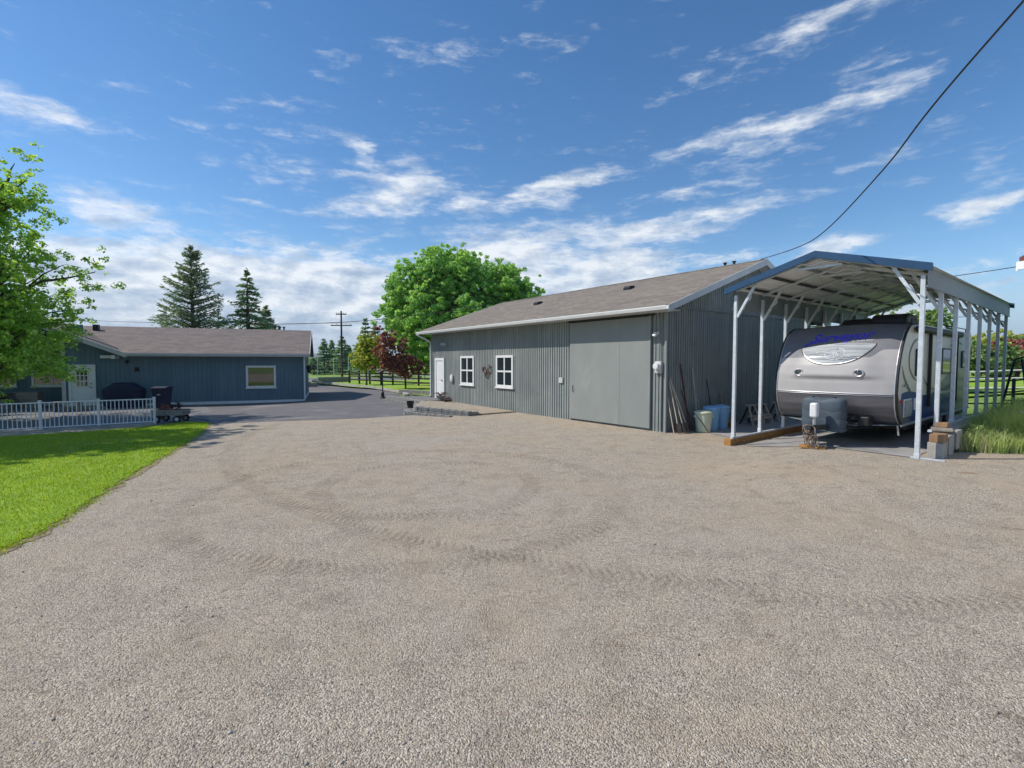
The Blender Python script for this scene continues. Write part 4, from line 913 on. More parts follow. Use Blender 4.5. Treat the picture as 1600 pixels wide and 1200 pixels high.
def cap_mat():
    m_ = bpy.data.materials.new('trailer_cap_paint'); m_.use_nodes = True; t = N(m_.node_tree); b = t.n['Principled BSDF']
    tc = t.new('ShaderNodeTexCoord'); s = t.new('ShaderNodeSeparateXYZ', {0: tc.outputs['Object']}); x, y, z = s.outputs
    side = t.sm(x, .70, .95); left = t.sm(x, -.72, -.85)
    bnd = t.m('ADD', t.m('ADD', 1.98, t.m('MULTIPLY', t.m('SUBTRACT', 1.0, t.sm(x, -.7, .9)), -.0)), t.m('MULTIPLY', side, .17))
    dk = t.sm(t.m('SUBTRACT', z, bnd), -.008, .008)
    n1 = t.noise(tc.outputs['Object'], 2.2, 4, .6)
    champ = t.ramp(n1, [(.3, (.32, .31, .31)), (.7, (.37, .36, .36))]); gr = t.ramp(n1, [(.3, (.125, .13, .155)), (.7, (.155, .16, .185))])
    low = t.ramp(t.noise(t.new('ShaderNodeMapping', {'Vector': tc.outputs['Object'], 'Scale': (.7, 1, 4)}), 2, 4), [(.3, (.12, .12, .14)), (.7, (.19, .19, .205))])
    c = t.mix(dk, champ, gr); c = t.mix(t.sm(z, 1.175, 1.165), c, low)
    t.put(b.inputs['Base Color'], c); t.put(b.inputs['Metallic'], t.m('MULTIPLY', t.sm(z, 1.175, 1.165), .55)); b.inputs['Roughness'].default_value = .5
    b.inputs['Coat Weight'].default_value = .12; b.inputs['Coat Roughness'].default_value = .3
    v = t.new('ShaderNodeTexVoronoi', {'Vector': tc.outputs['Object'], 'Scale': 38.0})
    bp = t.new('ShaderNodeBump', {'Strength': t.m('MULTIPLY', t.sm(z, 1.12, 1.10), .35), 'Distance': .004, 'Height': v.outputs['Distance']}); t.put(b.inputs['Normal'], bp.outputs[0])
    return m_
m.sheet(rows); cap = m.build('front_cap', cap_mat(), tr, smooth=True)
M['side_beige'] = pm('trailer_side_beige', (.60, .60, .53), (.54, .54, .47), 2, .4, stretch=(1, 1, 1), coat=.3)
M['navy_paint'] = pm('navy_paint', (.022, .05, .20), (.016, .036, .15), 3, .3, coat=.4)
M['grey_graphic'] = pm('grey_graphic', (.12, .125, .125), (.09, .095, .095), 3, .4)
M['silver'] = pm('silver_trim', (.55, .56, .58), (.45, .46, .48), 6, .35, .6)
M['blue_ink'] = pm('blue_lettering', (.07, .06, .62), (.055, .05, .52), 6, .4)
M['white_ink'] = pm('white_lettering', (.72, .74, .78), (.66, .68, .72), 6, .4)
prof = [(capY(TW, z), z-(.05*S((z-2.5)/.3) if z > 2.5 else 0)) for z in zl]
m = MB()      # sides, roof and rear of the body
for x in (-TW, TW):
    n = len(prof); g = [[(x, y, z), (x, TL, z)] for y, z in prof]; m.sheet(g if x < 0 else [list(reversed(r)) for r in g])
top = prof[-1]; xs_ = np.linspace(-TW, TW, 13)
m.sheet([[(x, top[0]-.14, 2.80-.05*(x/TW)**2) for x in xs_], [(x, TL, 2.80-.05*(x/TW)**2) for x in xs_]])
m.add([(-TW, TL, .5), (TW, TL, .5), (TW, TL, 2.75), (0, TL, 2.80), (-TW, TL, 2.75)], [(0, 1, 2, 3, 4)]); m.add([(-TW, .44, .5), (TW, .44, .5), (TW, TL, .5), (-TW, TL, .5)], [(3, 2, 1, 0)])
body = m.build('body', M['side_beige'], tr)
def side_patch(poly, off=.004, x=TW): return [(x+off, y, z) for y, z in poly]
def strip(top_, bot_, name, mat, off=.004, par=body):     # two (y,z) curves -> thin sheet on the right side
    m = MB(); n = len(top_); g = [[(TW+off, y, z) for y, z in bot_], [(TW+off, y, z) for y, z in top_]]; m.sheet(g)
    r_ = m.build(name, mat, par); m = MB()
    g = [[(-TW-off, y, z) for y, z in top_], [(-TW-off, y, z) for y, z in bot_]]; m.sheet(g); m.build(name, mat, par); return r_
def yfront(z): return capY(TW, z)+.03
ys = np.linspace(.47, TL-.01, 70)
def nav(y): return max(.53, 1.12+.55*S((y-1.8)/5.0)+.10*math.sin(y*1.55)*(1-S((y-5)/2)))
strip([(max(y, .5), nav(y)) for y in ys], [(y, .515) for y in ys], 'navy_skirt', M['navy_paint'])
lz = [z for z in np.linspace(.53, 1.32, 16)]
strip([(yfront(z)+.85*math.sin(math.pi*min(1, max(0, (1.36-z)/.85))/2)**.8 if False else yfront(z)+.02+.75*max(0, (1.34-z)/.8)**1.6, z) for z in lz], [(yfront(z), z) for z in lz], 'lower_corner_panel', M['grey_graphic'], .006)
def arc(cy, cz, ry, rz_, a0, a1, w0, w1, name, off, n=30, mat='grey_graphic'):
    o_, i_ = [], []
    for k in range(n+1):
        f = k/n; a = R(a0+(a1-a0)*f); w_ = (w0+(w1-w0)*f)*math.sin(math.pi*min(1, max(.03, f*.97+.02)))**.5
        o_.append((cy+(ry+w_/2)*math.cos(a), cz+(rz_+w_/2)*math.sin(a))); i_.append((cy+(ry-w_/2)*math.cos(a), cz+(rz_-w_/2)*math.sin(a)))
    strip(o_, i_, name, M[mat], off)
arc(1.95, 1.93, .95, .50, 95, 262, .06, .07, 'swirl_graphic', .007); arc(2.3, 2.1, 1.9, 1.10, 196, 236, .05, .14, 'swirl_graphic', .008)
arc(4.0, 1.75, 1.9, .62, 200, 330, .05, .13, 'swirl_graphic', .009); arc(4.6, 1.50, 2.3, .42, 190, 300, .04, .09, 'swirl_graphic', .010, mat='silver'); arc(5.8, 2.0, 1.3, .42, 60, 140, .07, .05, 'swirl_graphic', .007)
def side_window(y0, y1, z0, z1, par=body):
    m = MB(); r = .07; poly = []
    for cy, cz, a0 in ((y1-r, z1-r, 0), (y0+r, z1-r, 90), (y0+r, z0+r, 180), (y1-r, z0+r, 270)):
        poly += [(cy+r*math.cos(R(a0+k*18)), cz+r*math.sin(R(a0+k*18))) for k in range(6)]
    m.prism_x(poly, TW-.01, TW+.028); o = m.build('window', M['black'], par, bevel=.004)
    m = MB(); cy, cz = (y0+y1)/2, (z0+z1)/2; m.prism_x([(cy+(a-cy)*.86, cz+(b-cz)*.88) for a, b in poly], TW+.0285, TW+.031); m.build('pane', M['glass'], o)
side_window(1.50, 1.95, 1.55, 2.18); side_window(3.9, 4.95, 1.56, 2.24); side_window(6.3, 6.9, 1.7, 2.2)
m = MB(); m.box(TW, TW+.03, .62, 1.22, .66, 1.06); bg_ = m.build('baggage_door', M['silver'], body, bevel=.03); m = MB(); m.box(TW+.03, TW+.045, .66, 1.18, .70, 1.02); m.build('door_panel', M['galv_sheet'], bg_, bevel=.01)
m = MB(); m.box(TW, TW+.025, 1.45, 1.62, .78, 1.05); m.build('vent_cover', M['white_plastic'], body, bevel=.01)
M['red_lens'] = pm('red_lens', (.5, .02, .02), (.4, .015, .015), 5, .3)
m = MB(); m.box(TW, TW+.025, .44, .52, .98, 1.06); m.build('marker_lamp', M['red_lens'], body, bevel=.008)
m = MB(); m.tube([(TW+.02, capY(TW, 1.72)+.38, 1.36), (TW+.026, capY(TW, 1.72)+.38, 1.36)], .03, 12); m.build('keyhole', M['black'], body)
m = MB(); m.tube([(TW+.09, 1.3, 2.62), (TW+.09, 5.6, 2.62)], .075, 14); m.build('awning_roll', M['dark_metal'], body, smooth=True, ang=40)
for yy in (2.62, 5.5):
    m = MB(); m.box(TW+.012, TW+.075, yy-.035, yy+.035, .80, 2.56); m.build('awning_arm', M['black'], body, bevel=.006)
m = MB(); m.box(-TW+.05, TW-.05, 1.2, TL-.1, .34, .50); m.build('chassis', M['black'], tr)
m = MB(); m.box(-TW-.02, -TW, .55, TL, .50, .53); m.box(TW, TW+.03, .5, TL-.02, .47, .515); m.build('belt_trim', M['silver'], body)
for sx in (-1, 1):
    for yy in (4.2, 5.05):
        m = MB(); m.tube([(sx*1.0, yy, .34), (sx*1.19, yy, .34)], .335, 28); wl = m.build('wheel', M['rubber'], tr, bevel=.02)
        m = MB(); m.tube([(sx*1.12, yy, .34), (sx*1.205, yy, .34)], .19, 20); m.build('rim', M['silver'], wl)
    m = MB(); pts = [(sx*(TW+.004), yy-.0, z) for yy, z in prof]; m.tube(pts, .026, 8); m.build('corner_trim', M['black'], body, smooth=True)
    m = MB(); pts = [(sx*(TW-.03), yy-.016, z) for yy, z in prof if z < 2.6]; m.tube(pts, .013, 8); m.build('corner_trim', M['silver'], body, smooth=True)
m = MB(); m.tube([(x, capY(x, 1.178)-.006, 1.178) for x in np.linspace(-TW+.03, TW-.03, 40)], .014, 8); m.tube([(x, capY(x, 1.14)-.004, 1.145) for x in np.linspace(-TW+.03, TW-.03, 40)], .008, 6); m.build('crease_trim', M['silver'], cap, smooth=True)
def cap_decal(vs, fs, off, name, mat, par=cap, smooth=False, th=0):
    m = MB(); m.add([(x, capY(x, z)-off, z) for x, z in vs], fs); return m.build(name, mat, par, smooth=smooth)
# front window shaped like an eye
M['grey_line'] = pm('grey_lettering_edge', (.36, .37, .42), (.32, .33, .38), 6, .4)
def eye_top(x): f = (x+.68)/1.44; return 2.20+.085*f+.055*math.sin(math.pi*f)
def eye_bot(x):
    f = min(1, max(0, (x+.68)/1.44)); u_ = abs(2*f-1); return (eye_top(x))-(.45)*(1-u_**2.4)**.8
def eye(xa, grow, off, name, mat, lift=0):
    xs2 = .04+.72*np.sin(np.linspace(-math.pi/2, math.pi/2, 61)); g = []
    for v_ in np.linspace(0, 1, 15):
        r = []
        for x in xs2:
            t_, b_ = eye_top(x)+grow*.35, eye_bot(x)-grow; xx = .04+(x-.04)*(1+grow*.9); z = b_+(t_-b_)*v_
            r.append((xx, capY(xx, z)-off, z))
        g.append(r)
    m = MB(); m.sheet(g); return m.build(name, mat, cap, smooth=True)
def eye_mat():
    m_ = bpy.data.materials.new('eye_window'); m_.use_nodes = True; t = N(m_.node_tree); b = t.n['Principled BSDF']
    tc = t.new('ShaderNodeTexCoord'); mp = t.new('ShaderNodeMapping', {'Vector': tc.outputs['Object'], 'Scale': (.8, .3, 14)})
    n1 = t.noise(mp.outputs[0], 1.6, 4, .6, .4); t.put(b.inputs['Base Color'], t.ramp(n1, [(.35, (.20, .23, .26)), (.5, (.34, .37, .39)), (.65, (.46, .48, .49))]))
    b.inputs['Roughness'].default_value = .12; b.inputs['Specular IOR Level'].default_value = .7; return m_
ef = eye(0, .035, .012, 'window_surround', M['black']); e2 = eye(0, .017, .017, 'window_trim', M['silver']); ey = eye(0, 0.0, .022, 'front_window', eye_mat())
def decal_strokes(lines, r, name, mat, par, off=.03):
    m = MB()
    for ln in lines: m.tube([(x, capY(x, z)-off, z) for x, z in ln], r, 5)
    return m.build(name, mat, par)
cx, cz = .06, 2.06; ln = []
ln.append([(cx+.20*math.cos(a), cz+.135*math.sin(a)) for a in np.linspace(.2, 5.9, 30)])
for k in range(8):
    a = k*math.pi/4; r_ = .24 if k % 2 == 0 else .12; ln.append([(cx+.03*math.cos(a+.8), cz+.02*math.sin(a+.8)), (cx+r_*math.cos(a), cz+r_*.62*math.sin(a)), (cx+.03*math.cos(a-.8), cz+.02*math.sin(a-.8))])
ln.append([(cx-.42+.1*k, cz-.045+.03*math.sin(k*.9)) for k in range(5)]); ln.append([(cx-.40+.1*k, cz+.03+.02*math.sin(k*1.3)) for k in range(4)]); ln.append([(cx+.16+.05*k, cz-.02*k) for k in range(4)])
decal_strokes(ln, .006, 'emblem', M['white_ink'], ef)
for k, (zo, x0, x1) in enumerate(((1.93, -.44, .5), (1.97, -.5, .56))):
    decal_strokes([[(x, zo+.05*(x/.6)**2) for x in np.linspace(x0, x1, 24)]], .005, 'window_stripe', M['grey_graphic'], ef, .024)
def text_mesh(body_, size, shear, bold=.0, spacing=1.0):
    cu = bpy.data.curves.new('lettering', 'FONT'); cu.body = body_; cu.size = size; cu.shear = shear; cu.offset = bold; cu.space_character = spacing; cu.align_x = 'CENTER'; cu.resolution_u = 4
    o = bpy.data.objects.new('tmp_text', cu); COL.objects.link(o); bpy.context.view_layer.update()
    dg = bpy.context.evaluated_depsgraph_get(); me = bpy.data.meshes.new_from_object(o.evaluated_get(dg)); bpy.data.objects.remove(o); bpy.data.curves.remove(cu)
    bm = bmesh.new(); bm.from_mesh(me); bmesh.ops.triangulate(bm, faces=bm.faces[:])
    for _ in range(2): bmesh.ops.subdivide_edges(bm, edges=[e for e in bm.edges if e.calc_length() > .04], cuts=1); bmesh.ops.triangulate(bm, faces=bm.faces[:])
    vs = [tuple(v.co) for v in bm.verts]; fs = [tuple(v.index for v in f.verts) for f in bm.faces]; bm.free(); return vs, fs
def cap_text(txt, size, x0, z0, sx, rot, mat, name, off, bold=0, shear=.45, swash=False):
    vs, fs = text_mesh(txt, size, shear, bold); cr, sr = math.cos(rot), math.sin(rot)
    v2 = []
    for x, y, _ in vs:
        x *= sx; xx = x0+x*cr-y*sr*.5; zz = z0+y+x*sr; v2.append((xx, zz))
    m = MB(); m.add([(x, capY(x, z)-off, z) for x, z in v2], fs)
    if swash:
        for pts in ([(-.72, -.06), (-.62, -.035), (-.52, -.01), (-.44, .0)],):
            m.tube([(x0+x, capY(x0+x, z0+y+x*sr)-off, z0+y+x*sr) for x, y in pts], [.014, .02, .014, .006], 6)
    return m.build(name, mat, cap)
cap_text('Surveyor', .275, .03, 2.375, 1.22, .065, M['grey_line'], 'lettering_outline', .006, .010, swash=False)
cap_text('Surveyor', .275, .03, 2.375, 1.22, .065, M['blue_ink'], 'lettering', .010, .008, swash=True)
cap_text('by Forest River', .05, .50, 2.352, 1.3, .05, M['white_ink'], 'small_lettering', .009, .0, .3)
for x, z in ((-.66, 1.63), (.56, 1.63)):
    m = MB(); m.M = Matrix.Translation((x, capY(x, z)+.0, z)) @ Matrix.Rotation(R(90), 4, 'X')
    m.lathe([(.105, -.02), (.105, .012), (.09, .022), (.072, .012), (.07, -.01)], 22, sx=1.05, sy=.85); lp = m.build('docking_lamp', M['silver'], cap, smooth=True, ang=40)
    m = MB(); m.M = Matrix.Translation((x, capY(x, z), z)) @ Matrix.Rotation(R(90), 4, 'X'); m.lathe([(.068, .0), (.066, .006), (.03, .012)], 18, sx=1.05, sy=.85); m.build('lens', M['glass'], lp, smooth=True)
for xx, yy, L_, hh in ((-.15, 2.2, .75, .20), (.62, 1.75, 1.0, .24), (-.1, 5.5, .8, .22)):
    m = MB(); z = 2.79; pr = [(yy, z-.02), (yy+L_, z-.02), (yy+L_-.06, z+hh*.85), (yy+L_*.7, z+hh), (yy+L_*.2, z+hh), (yy+.05, z+hh*.7)]; m.prism_x(pr, xx-.36, xx+.36); m.build('roof_vent' if hh < .23 else 'air_conditioner', M['black'], body, bevel=.05)
m = MB()
for y in (1.45, 7.3): m.tube([(TW-.08, y, 2.74), (TW-.08, y, 2.86)], .014, 6)
m.tube([(TW-.08, 1.45, 2.86), (TW-.08, 7.3, 2.86)], .014, 6); m.build('roof_rail', M['dark_metal'], body)
# tongue, jack, gas bottle cover
m = MB(); 
for sx in (-1, 1): m.bar((sx*.62, .85, .44), (sx*.03, -.86, .44), .06, .11)
m.box(-.06, .06, -1.02, -.84, .40, .50); m.tube([(0, -1.10, .46), (0, -1.0, .46)], .055, 12); m.bar((-.32, -.02, .44), (.32, -.02, .44), .06, .09)
m.build('tongue', M['dark_metal'], tr, bevel=.004)
m = MB(); m.tube([(0, -.78, .08), (0, -.78, .78)], .035, 12); m.tube([(0, -.78, -.0), (0, -.78, .09)], .022, 10); m.box(-.11, .11, -.87, -.69, -.02, .0); jk = m.build('jack', M['silver'], tr)
m = MB(); m.box(-.075, .075, -.87, -.70, .66, .98); m.build('jack_housing', M['white_plastic'], jk, bevel=.035)
m = MB(); rows = []
for z, k in ((.34, .96), (.42, .98), (.425, .955), (.44, .985), (.62, 1.0), (.625, .975), (.64, 1.0), (.80, 1.0), (.805, .975), (.82, 1.0), (.98, 1.0), (1.03, .97), (1.06, .90), (1.08, .75), (1.085, .4)):
    r = []
    for j in range(48):
        a = 2*math.pi*j/48; c_ = math.cos(a); s_ = math.sin(a); wx = .43*k*math.copysign(abs(c_)**.5, c_); wy = .20*k*math.copysign(abs(s_)**.6, s_)
        wy *= 1-.22*math.exp(-(wx/.10)**2); dz = -.05*math.exp(-((abs(wx)-.22)/.1)**2) if .6 < z < .85 else 0
        r.append((wx+.02, wy-.30, z+dz-(.06*math.exp(-(wx/.12)**2) if z > 1.0 else 0)))
    rows.append(r+[r[0]])
m.sheet(rows); m.add(rows[-1][:-1], [tuple(range(48))]); M['cover_grey'] = pm('grey_moulded_plastic', (.075, .10, .13), (.055, .08, .105), 4, .65, bump=.1); m.build('gas_bottle_cover', M['cover_grey'], tr, smooth=True, ang=38, fixn=True)
for x in (-.2, .24):
    m = MB(); m.tube([(x, -.3, 1.07), (x, -.3, 1.10)], .03, 10); m.build('cover_knob', M['black'], tr)
m = MB(); m.box(.60, .80, -.05, .25, .48, .68); m.build('battery_box', M['black'], tr, bevel=.02)
m = MB(); random.seed(21)
for k in range(4): m.tube([(.52+.13*math.cos(a)+.01*k, .0+.02*k+.03*math.sin(3*a), .60+.13*math.sin(a)) for a in np.linspace(0, 6.28, 24)], .011, 6)
m.build('cable_coil', M['dark_metal'], tr, smooth=True)
m = MB(); random.seed(22)
for k in range(16):
    c_ = Vector((random.uniform(-.10, .10), -.98+random.uniform(-.10, .12), .30+random.uniform(-.13, .17))); r_ = random.uniform(.035, .085); a1 = random.uniform(0, 3.1)
    m.tube([c_+Vector((r_*math.cos(a)*math.cos(a1), r_*math.cos(a)*math.sin(a1), r_*1.4*math.sin(a))) for a in np.linspace(0, 6.28, 12)], .010, 5)
for k in range(5): x0 = random.uniform(-.1, .1); m.tube([(x0, -.95, .4), (x0*1.5+random.uniform(-.1, .1), -.98, .15), (x0+random.uniform(-.15, .15), -1.0, .02)], .009, 5)
M['chain'] = pm('galvanised_chain', (.36, .30, .26), (.14, .09, .07), 30, .6, .3); m.build('safety_chain', M['chain'], tr, smooth=True)
m = MB(); m.tube([(TW-.05, .5, .50), (TW-.02, .5, .28)], .02, 8); m.tube([(-.75, .45, .52), (-.35, .0, .42), (.0, -.3, .40)], .012, 6); m.build('stabiliser', M['silver'], tr)
m = MB(); m.add([(-1.1, .5, .49), (1.15, .5, .49), (.55, -.05, .475), (-.45, -.05, .475), (-1.1, .5, .50), (1.15, .5, .50), (.55, -.05, .485), (-.45, -.05, .485)], [(3, 2, 1, 0), (4, 5, 6, 7), (0, 1, 5, 4), (1, 2, 6, 5), (2, 3, 7, 6), (3, 0, 4, 7)]); m.build('front_underpanel', M['galv_sheet'], tr)
# timbers under the jack
TM = Matrix.Translation((7.265, 11.14, 0)) @ Matrix.Rotation(CRZ, 4, 'Z')
for k, (x, y, z, a, L_, w_, mt_, lab) in enumerate(((.0, -.82, .12, 8, .50, .26, 'wood_new', 'widest yellow timber pad on the gravel under the trailer jack'), (.05, -.80, .168, -20, .34, .14, 'wood_grey', 'grey timber offcut stacked on the yellow pad below the jack'))):
    m = MB(); m.box(-L_/2, L_/2, -w_/2, w_/2, 0, .045); o = m.build('timber_pad', M[mt_], bevel=.006); q_ = TM @ Vector((x, y, 0)); place(o, TM @ Matrix.Translation((x, y, H(q_.x, q_.y)+z-.115)) @ Matrix.Rotation(R(a), 4, 'Z')); tag(o, lab, 'timber', 'timbers under the trailer jack')
jz = bpy.data.objects['jack']
# ------------------------------------------------------------------ bins and garden tools by the gable wall
def bin_(p, r, h, mat, label, rz_=0, green=False):
    t = thing('rubbish_bin', label, 'bin', p, rz_, 'plastic bins by the workshop gable wall')
    m = MB(); m.lathe([(r*.78, 0), (r*.80, .02), (r*.97, h*.86), (r*1.0, h*.87), (r*1.0, h*.93)], 28); m.build('body', mat, t, smooth=True, ang=35)
    m = MB(); m.lathe([(r*1.05, h*.90), (r*1.07, h*.93), (r*1.04, h*.97), (r*.8, h*1.02), (r*.3, h*1.05), (0.01, h*1.05)], 28); m.build('lid', mat, t, smooth=True, ang=35)
    for s_ in (-1, 1):
        m = MB(); m.box(s_*r*1.0-.02, s_*r*1.0+.02, -.07, .07, h*.70, h*.80); m.build('handle', mat, t, bevel=.008)
    return t
M['bin_green'] = pm('pale_green_plastic', (.60, .64, .48), (.54, .58, .43), 3, .5); M['bin_blue'] = pm('light_blue_plastic', (.27, .52, .80), (.23, .46, .72), 3, .5)
g1 = BP(.62, 1.02, 0); t = bin_((g1.x, g1.y, .01), .26, .62, M['bin_green'], 'pale green round bin nearest the workshop corner')
m = MB(); m.tube([(-.24, -.08, .50), (-.16, -.20, .36), (-.02, -.235, .14), (.05, -.22, .03)], .010, 6); m.build('bail_handle', M['dark_metal'], t)
g2 = BP(.52, 1.60, 0); g3 = BP(.50, 2.2, 0); bin_((g2.x, g2.y, .01), .25, .71, M['bin_blue'], 'light blue round bin in the middle, partly behind the green one'); bin_((g3.x, g3.y, .01), .245, .71, M['bin_blue'], 'light blue round bin on the right, beside the timber offcuts')
M['wood_pale'] = pm('pale_ash_handle', (.58, .50, .40), (.45, .38, .30), 8, .7)
def tool(foot, t_wall, top_z, kind, mat, label, group='garden tools leaning on the gable wall', hr_=.016):
    p0 = BP(foot[0], foot[1], -.02); p1 = BP(.045, t_wall, top_z); t = thing('garden_tool' if kind == 'pole' else kind, label, 'tool' if kind == 'pole' else kind, p0, 0, group)
    d = p1-p0; L = d.length; d.normalize(); s0 = .28 if kind in ('shovel', 'fork', 'rake') else 0
    m = MB(); m.tube([d*s0, d*L], [hr_, hr_*.9], 8); m.build('handle', mat, t)
    sd_ = d.cross(Vector((0, 0, 1))).normalized(); nn = sd_.cross(d).normalized()
    if kind == 'shovel':
        m = MB(); g = []
        for k in range(8):
            f = k/7; w_ = .115*math.sin(math.pi*(.13+.78*f))**.6; g.append([d*(f*.30)+sd_*(w_*u_)+nn*(.03*u_*u_-.015) for u_ in np.linspace(-1, 1, 7)])
        m.sheet(g); m.sheet([[q2+nn*.004 for q2 in reversed(r)] for r in g]); m.build('blade', M['chain'], t, smooth=True)
    elif kind == 'rake':
        m = MB(); m.bar(d*.05-sd_*.19, d*.05+sd_*.19, .02, .02)
        for k in range(12): q2 = d*.05+sd_*(-.18+.36*k/11); m.tube([q2, q2-nn*.07-d*.01], .004, 4)
        m.tube([d*.05, d*.28], .012, 6); m.build('rake_head', M['rust'], t)
    elif kind == 'fork':
        m = MB()
        for k in range(4): q2 = sd_*(-.09+.06*k); m.tube([q2, q2+d*.26], .006, 5)
        m.bar(d*.26-sd_*.1, d*.26+sd_*.1, .018, .014); m.build('tines', M['dark_metal'], t)
    return t
def FG(px, py): p = G(px, py, .0); return (p.x, p.y, .0)
tool((.42, .10), .12, 1.50, 'shovel', M['wood_pale'], 'long handled shovel, leftmost of the tools at the workshop corner')
tool((.46, .32), .16, 1.58, 'shovel', M['wood_pale'], 'pale handled shovel crossing in front of the leftmost one')
tool((.44, .55), .30, 1.35, 'shovel', M['wood_pale'], 'shovel with blade turned outward, right of the two long ones')
tool((.30, .02), .05, 1.0, 'pole', M['wood_pale'], 'thin upright stake standing at the very corner of the workshop')
tool((.30, .80), .66, 2.0, 'pole', M['rust'], 'tall dark brown pole leaning at the gable wall', hr_=.026)
tool((.38, .92), .72, 1.20, 'rake', M['rust'], 'rusty red handled rake beside the tall dark pole')
tool((.25, 1.35), 1.30, 1.90, 'pole', M['wood_pale'], 'slim grey pole rising behind the pale green bin')
tool((.22, 1.6), 1.55, 1.05, 'fork', M['wood_pale'], 'short garden fork behind the green bin lid')
tool((.18, 2.3), 2.1, 1.50, 'fork', M['dark_metal'], 'dark metal fork standing behind the blue bins')
tool((.25, 2.9), 2.9, 1.05, 'pole', M['wood_grey'], 'short dark board leaning right of the blue bins', hr_=.035)
for k, (px, py, L_, w_, h_, z, lab) in enumerate(((1141, 668, .24, .16, .15, .01, 'brown timber offcut lying right of the blue bins, lower one'), (1137, 668, .12, .12, .3, .01, 'upright yellow timber offcut right of the blue bins'), (1056, 673, .36, .1, .05, .0, 'small flat timber scrap at the foot of the workshop corner'))):
    p = G(px, py, 0); m = MB(); m.box(-L_/2, L_/2, -w_/2, w_/2, 0, h_); o = m.build('timber_offcut', M['wood_new'], bevel=.006); o.location = (p.x, p.y, z); o.rotation_euler.z = .5+k; tag(o, lab, 'timber', 'timber offcuts by the gable wall')
# low wooden A shaped stands beside the wall
def a_stand(p, label):
    t = thing('step_stool', label, 'step stool', (p.x, p.y, H(p.x, p.y)+.008), math.atan2(.6, .8), 'wooden step stools by the gable wall')
    for x0, x1 in ((-.30, -.16), (.30, .16)):
        m = MB(); m.bar((x0, -.22, .0), (x1, .0, .62), .075, .035, (0, 1, 0)); m.build('leg', M['wood_pale'], t)
        m = MB(); m.bar((x0*.95, .24, .0), (x1*.98, .02, .60), .06, .035, (0, 1, 0)); m.build('leg', M['wood_dark'], t)
    m = MB(); m.box(-.22, .22, -.08, .10, .62, .65); m.build('top_step', M['wood_pale'], t); m = MB(); m.box(-.25, .25, -.2, .0, .26, .29); m.box(-.27, .27, -.215, -.195, .14, .24); m.build('tread', M['wood_pale'], t)
    return t
for tt, lab in ((4.0, 'low dark wooden step stool nearest the blue bins'), (4.75, 'grey wooden step stool in the middle between the carport posts'), (5.85, 'grey wooden step stool nearest the trailer')): a_stand(BP(.55, tt, 0), lab)

# ------------------------------------------------------------------ right side: pipe rails, gate parts, outbuilding
def pipe_rail(name, pts, hs_list, posts, mat, label, r=.028, pr=.05):
    t = thing(name, label, 'fence', (pts[0][0], pts[0][1], H(*pts[0])-.02)); o0 = t.location
    W_ = [Vector((x, y, H(x, y)-.02))-o0 for x, y in pts]
    for p in W_: m = MB(); m.tube([p+Vector((0, 0, -.1)), p+Vector((0, 0, posts))], pr, 10); m.build('post', mat, t)
    for hh in hs_list:
        m = MB(); m.tube([p+Vector((0, 0, hh)) for p in W_], r, 8); m.build('rail', mat, t)
    return t
def RP(t, c): v = POST+D2*t+D1*c; return (v.x, v.y)
M['dark_pipe'] = pm('dark_blue_grey_pipe', (.055, .07, .085), (.035, .045, .06), 6, .5, .3)
pipe_rail('pipe_fence', [RP(12.0, -3), RP(12.3, 0), RP(12.7, 3.0), RP(13.0, 6.2), RP(13.2, 9.5), RP(13.4, 13)], (.45, .85, 1.25), 1.32, M['dark_pipe'], 'dark three rail pipe fence behind the carport and the grass bank')
pipe_rail('white_fence', [RP(24, -10), RP(24, -4), RP(24, 1.5), RP(24, 7), RP(24, 13), RP(24, 20), RP(24, 27), RP(24, 34)], (.6, 1.1, 1.5), 1.55, M['trim_grey'], 'pale rail fence across the far green field on the right', .035, .06)
def gate_panel(p, rz_, lean, label):
    t = thing('pipe_gate', label, 'gate', p, rz_, 'pipe gates leaning in the grass'); A = Matrix.Rotation(lean, 4, 'X'); f = MB(); f.M = A
    f.tube([(0, 0, 0), (0, 0, 1.35), (.1, 0, 1.45), (1.5, 0, 1.45), (1.6, 0, 1.35), (1.6, 0, 0), (0, 0, 0)], .028, 8); f.build('frame', M['dark_pipe'], t, smooth=True)
    for k in range(1, 6): b = MB(); b.M = A; b.tube([(k*.266, 0, 0), (k*.266, 0, 1.44)], .016, 6); b.build('bar', M['dark_pipe'], t)
p = RP(10.2, 1.5); gate_panel((p[0], p[1], H(*p)), R(-48), R(-20), 'dark pipe gate leaning left, nearest the carport back corner')
p = RP(9.5, 2.5); gate_panel((p[0], p[1], H(*p)), R(-40), R(16), 'dark pipe gate leaning right beside the first one')
m = MB(); p = RP(8.3, -.2+.6); m.tube([(-.3, 0, 0), (.0, .1, 1.9), (.25, 0, 2.0)], .03, 8); m.tube([(.4, 0, 0), (.15, .1, 1.9)], .03, 8); m.tube([(-.2, .03, .7), (.3, .03, .7)], .02, 6)
o = m.build('pipe_stand', M['dark_pipe'], smooth=True); o.location = (p[0], p[1], H(*p)); o.rotation_euler.z = R(-50); tag(o, 'tall dark pipe frame standing at the rear right carport posts', 'frame')
m = MB(); p = G(1535, 625, .9)
for a, b in (((-.5, 0, .12), (.5, .1, .35)), ((-.2, -.25, .05), (.1, .2, .4)), ((-.4, .1, .3), (.35, -.2, .1)), ((.3, 0, .05), (.6, .2, .45))): m.tube([a, b], .032, 8)
p = RP(4.2, 1.2); o = m.build('scrap_frame', M['galv'], smooth=True); o.location = (p[0], p[1], H(*p)+.35); o.rotation_euler.z = .4; tag(o, 'pale metal frame tubes lying tangled in the tall grass', 'scrap metal')
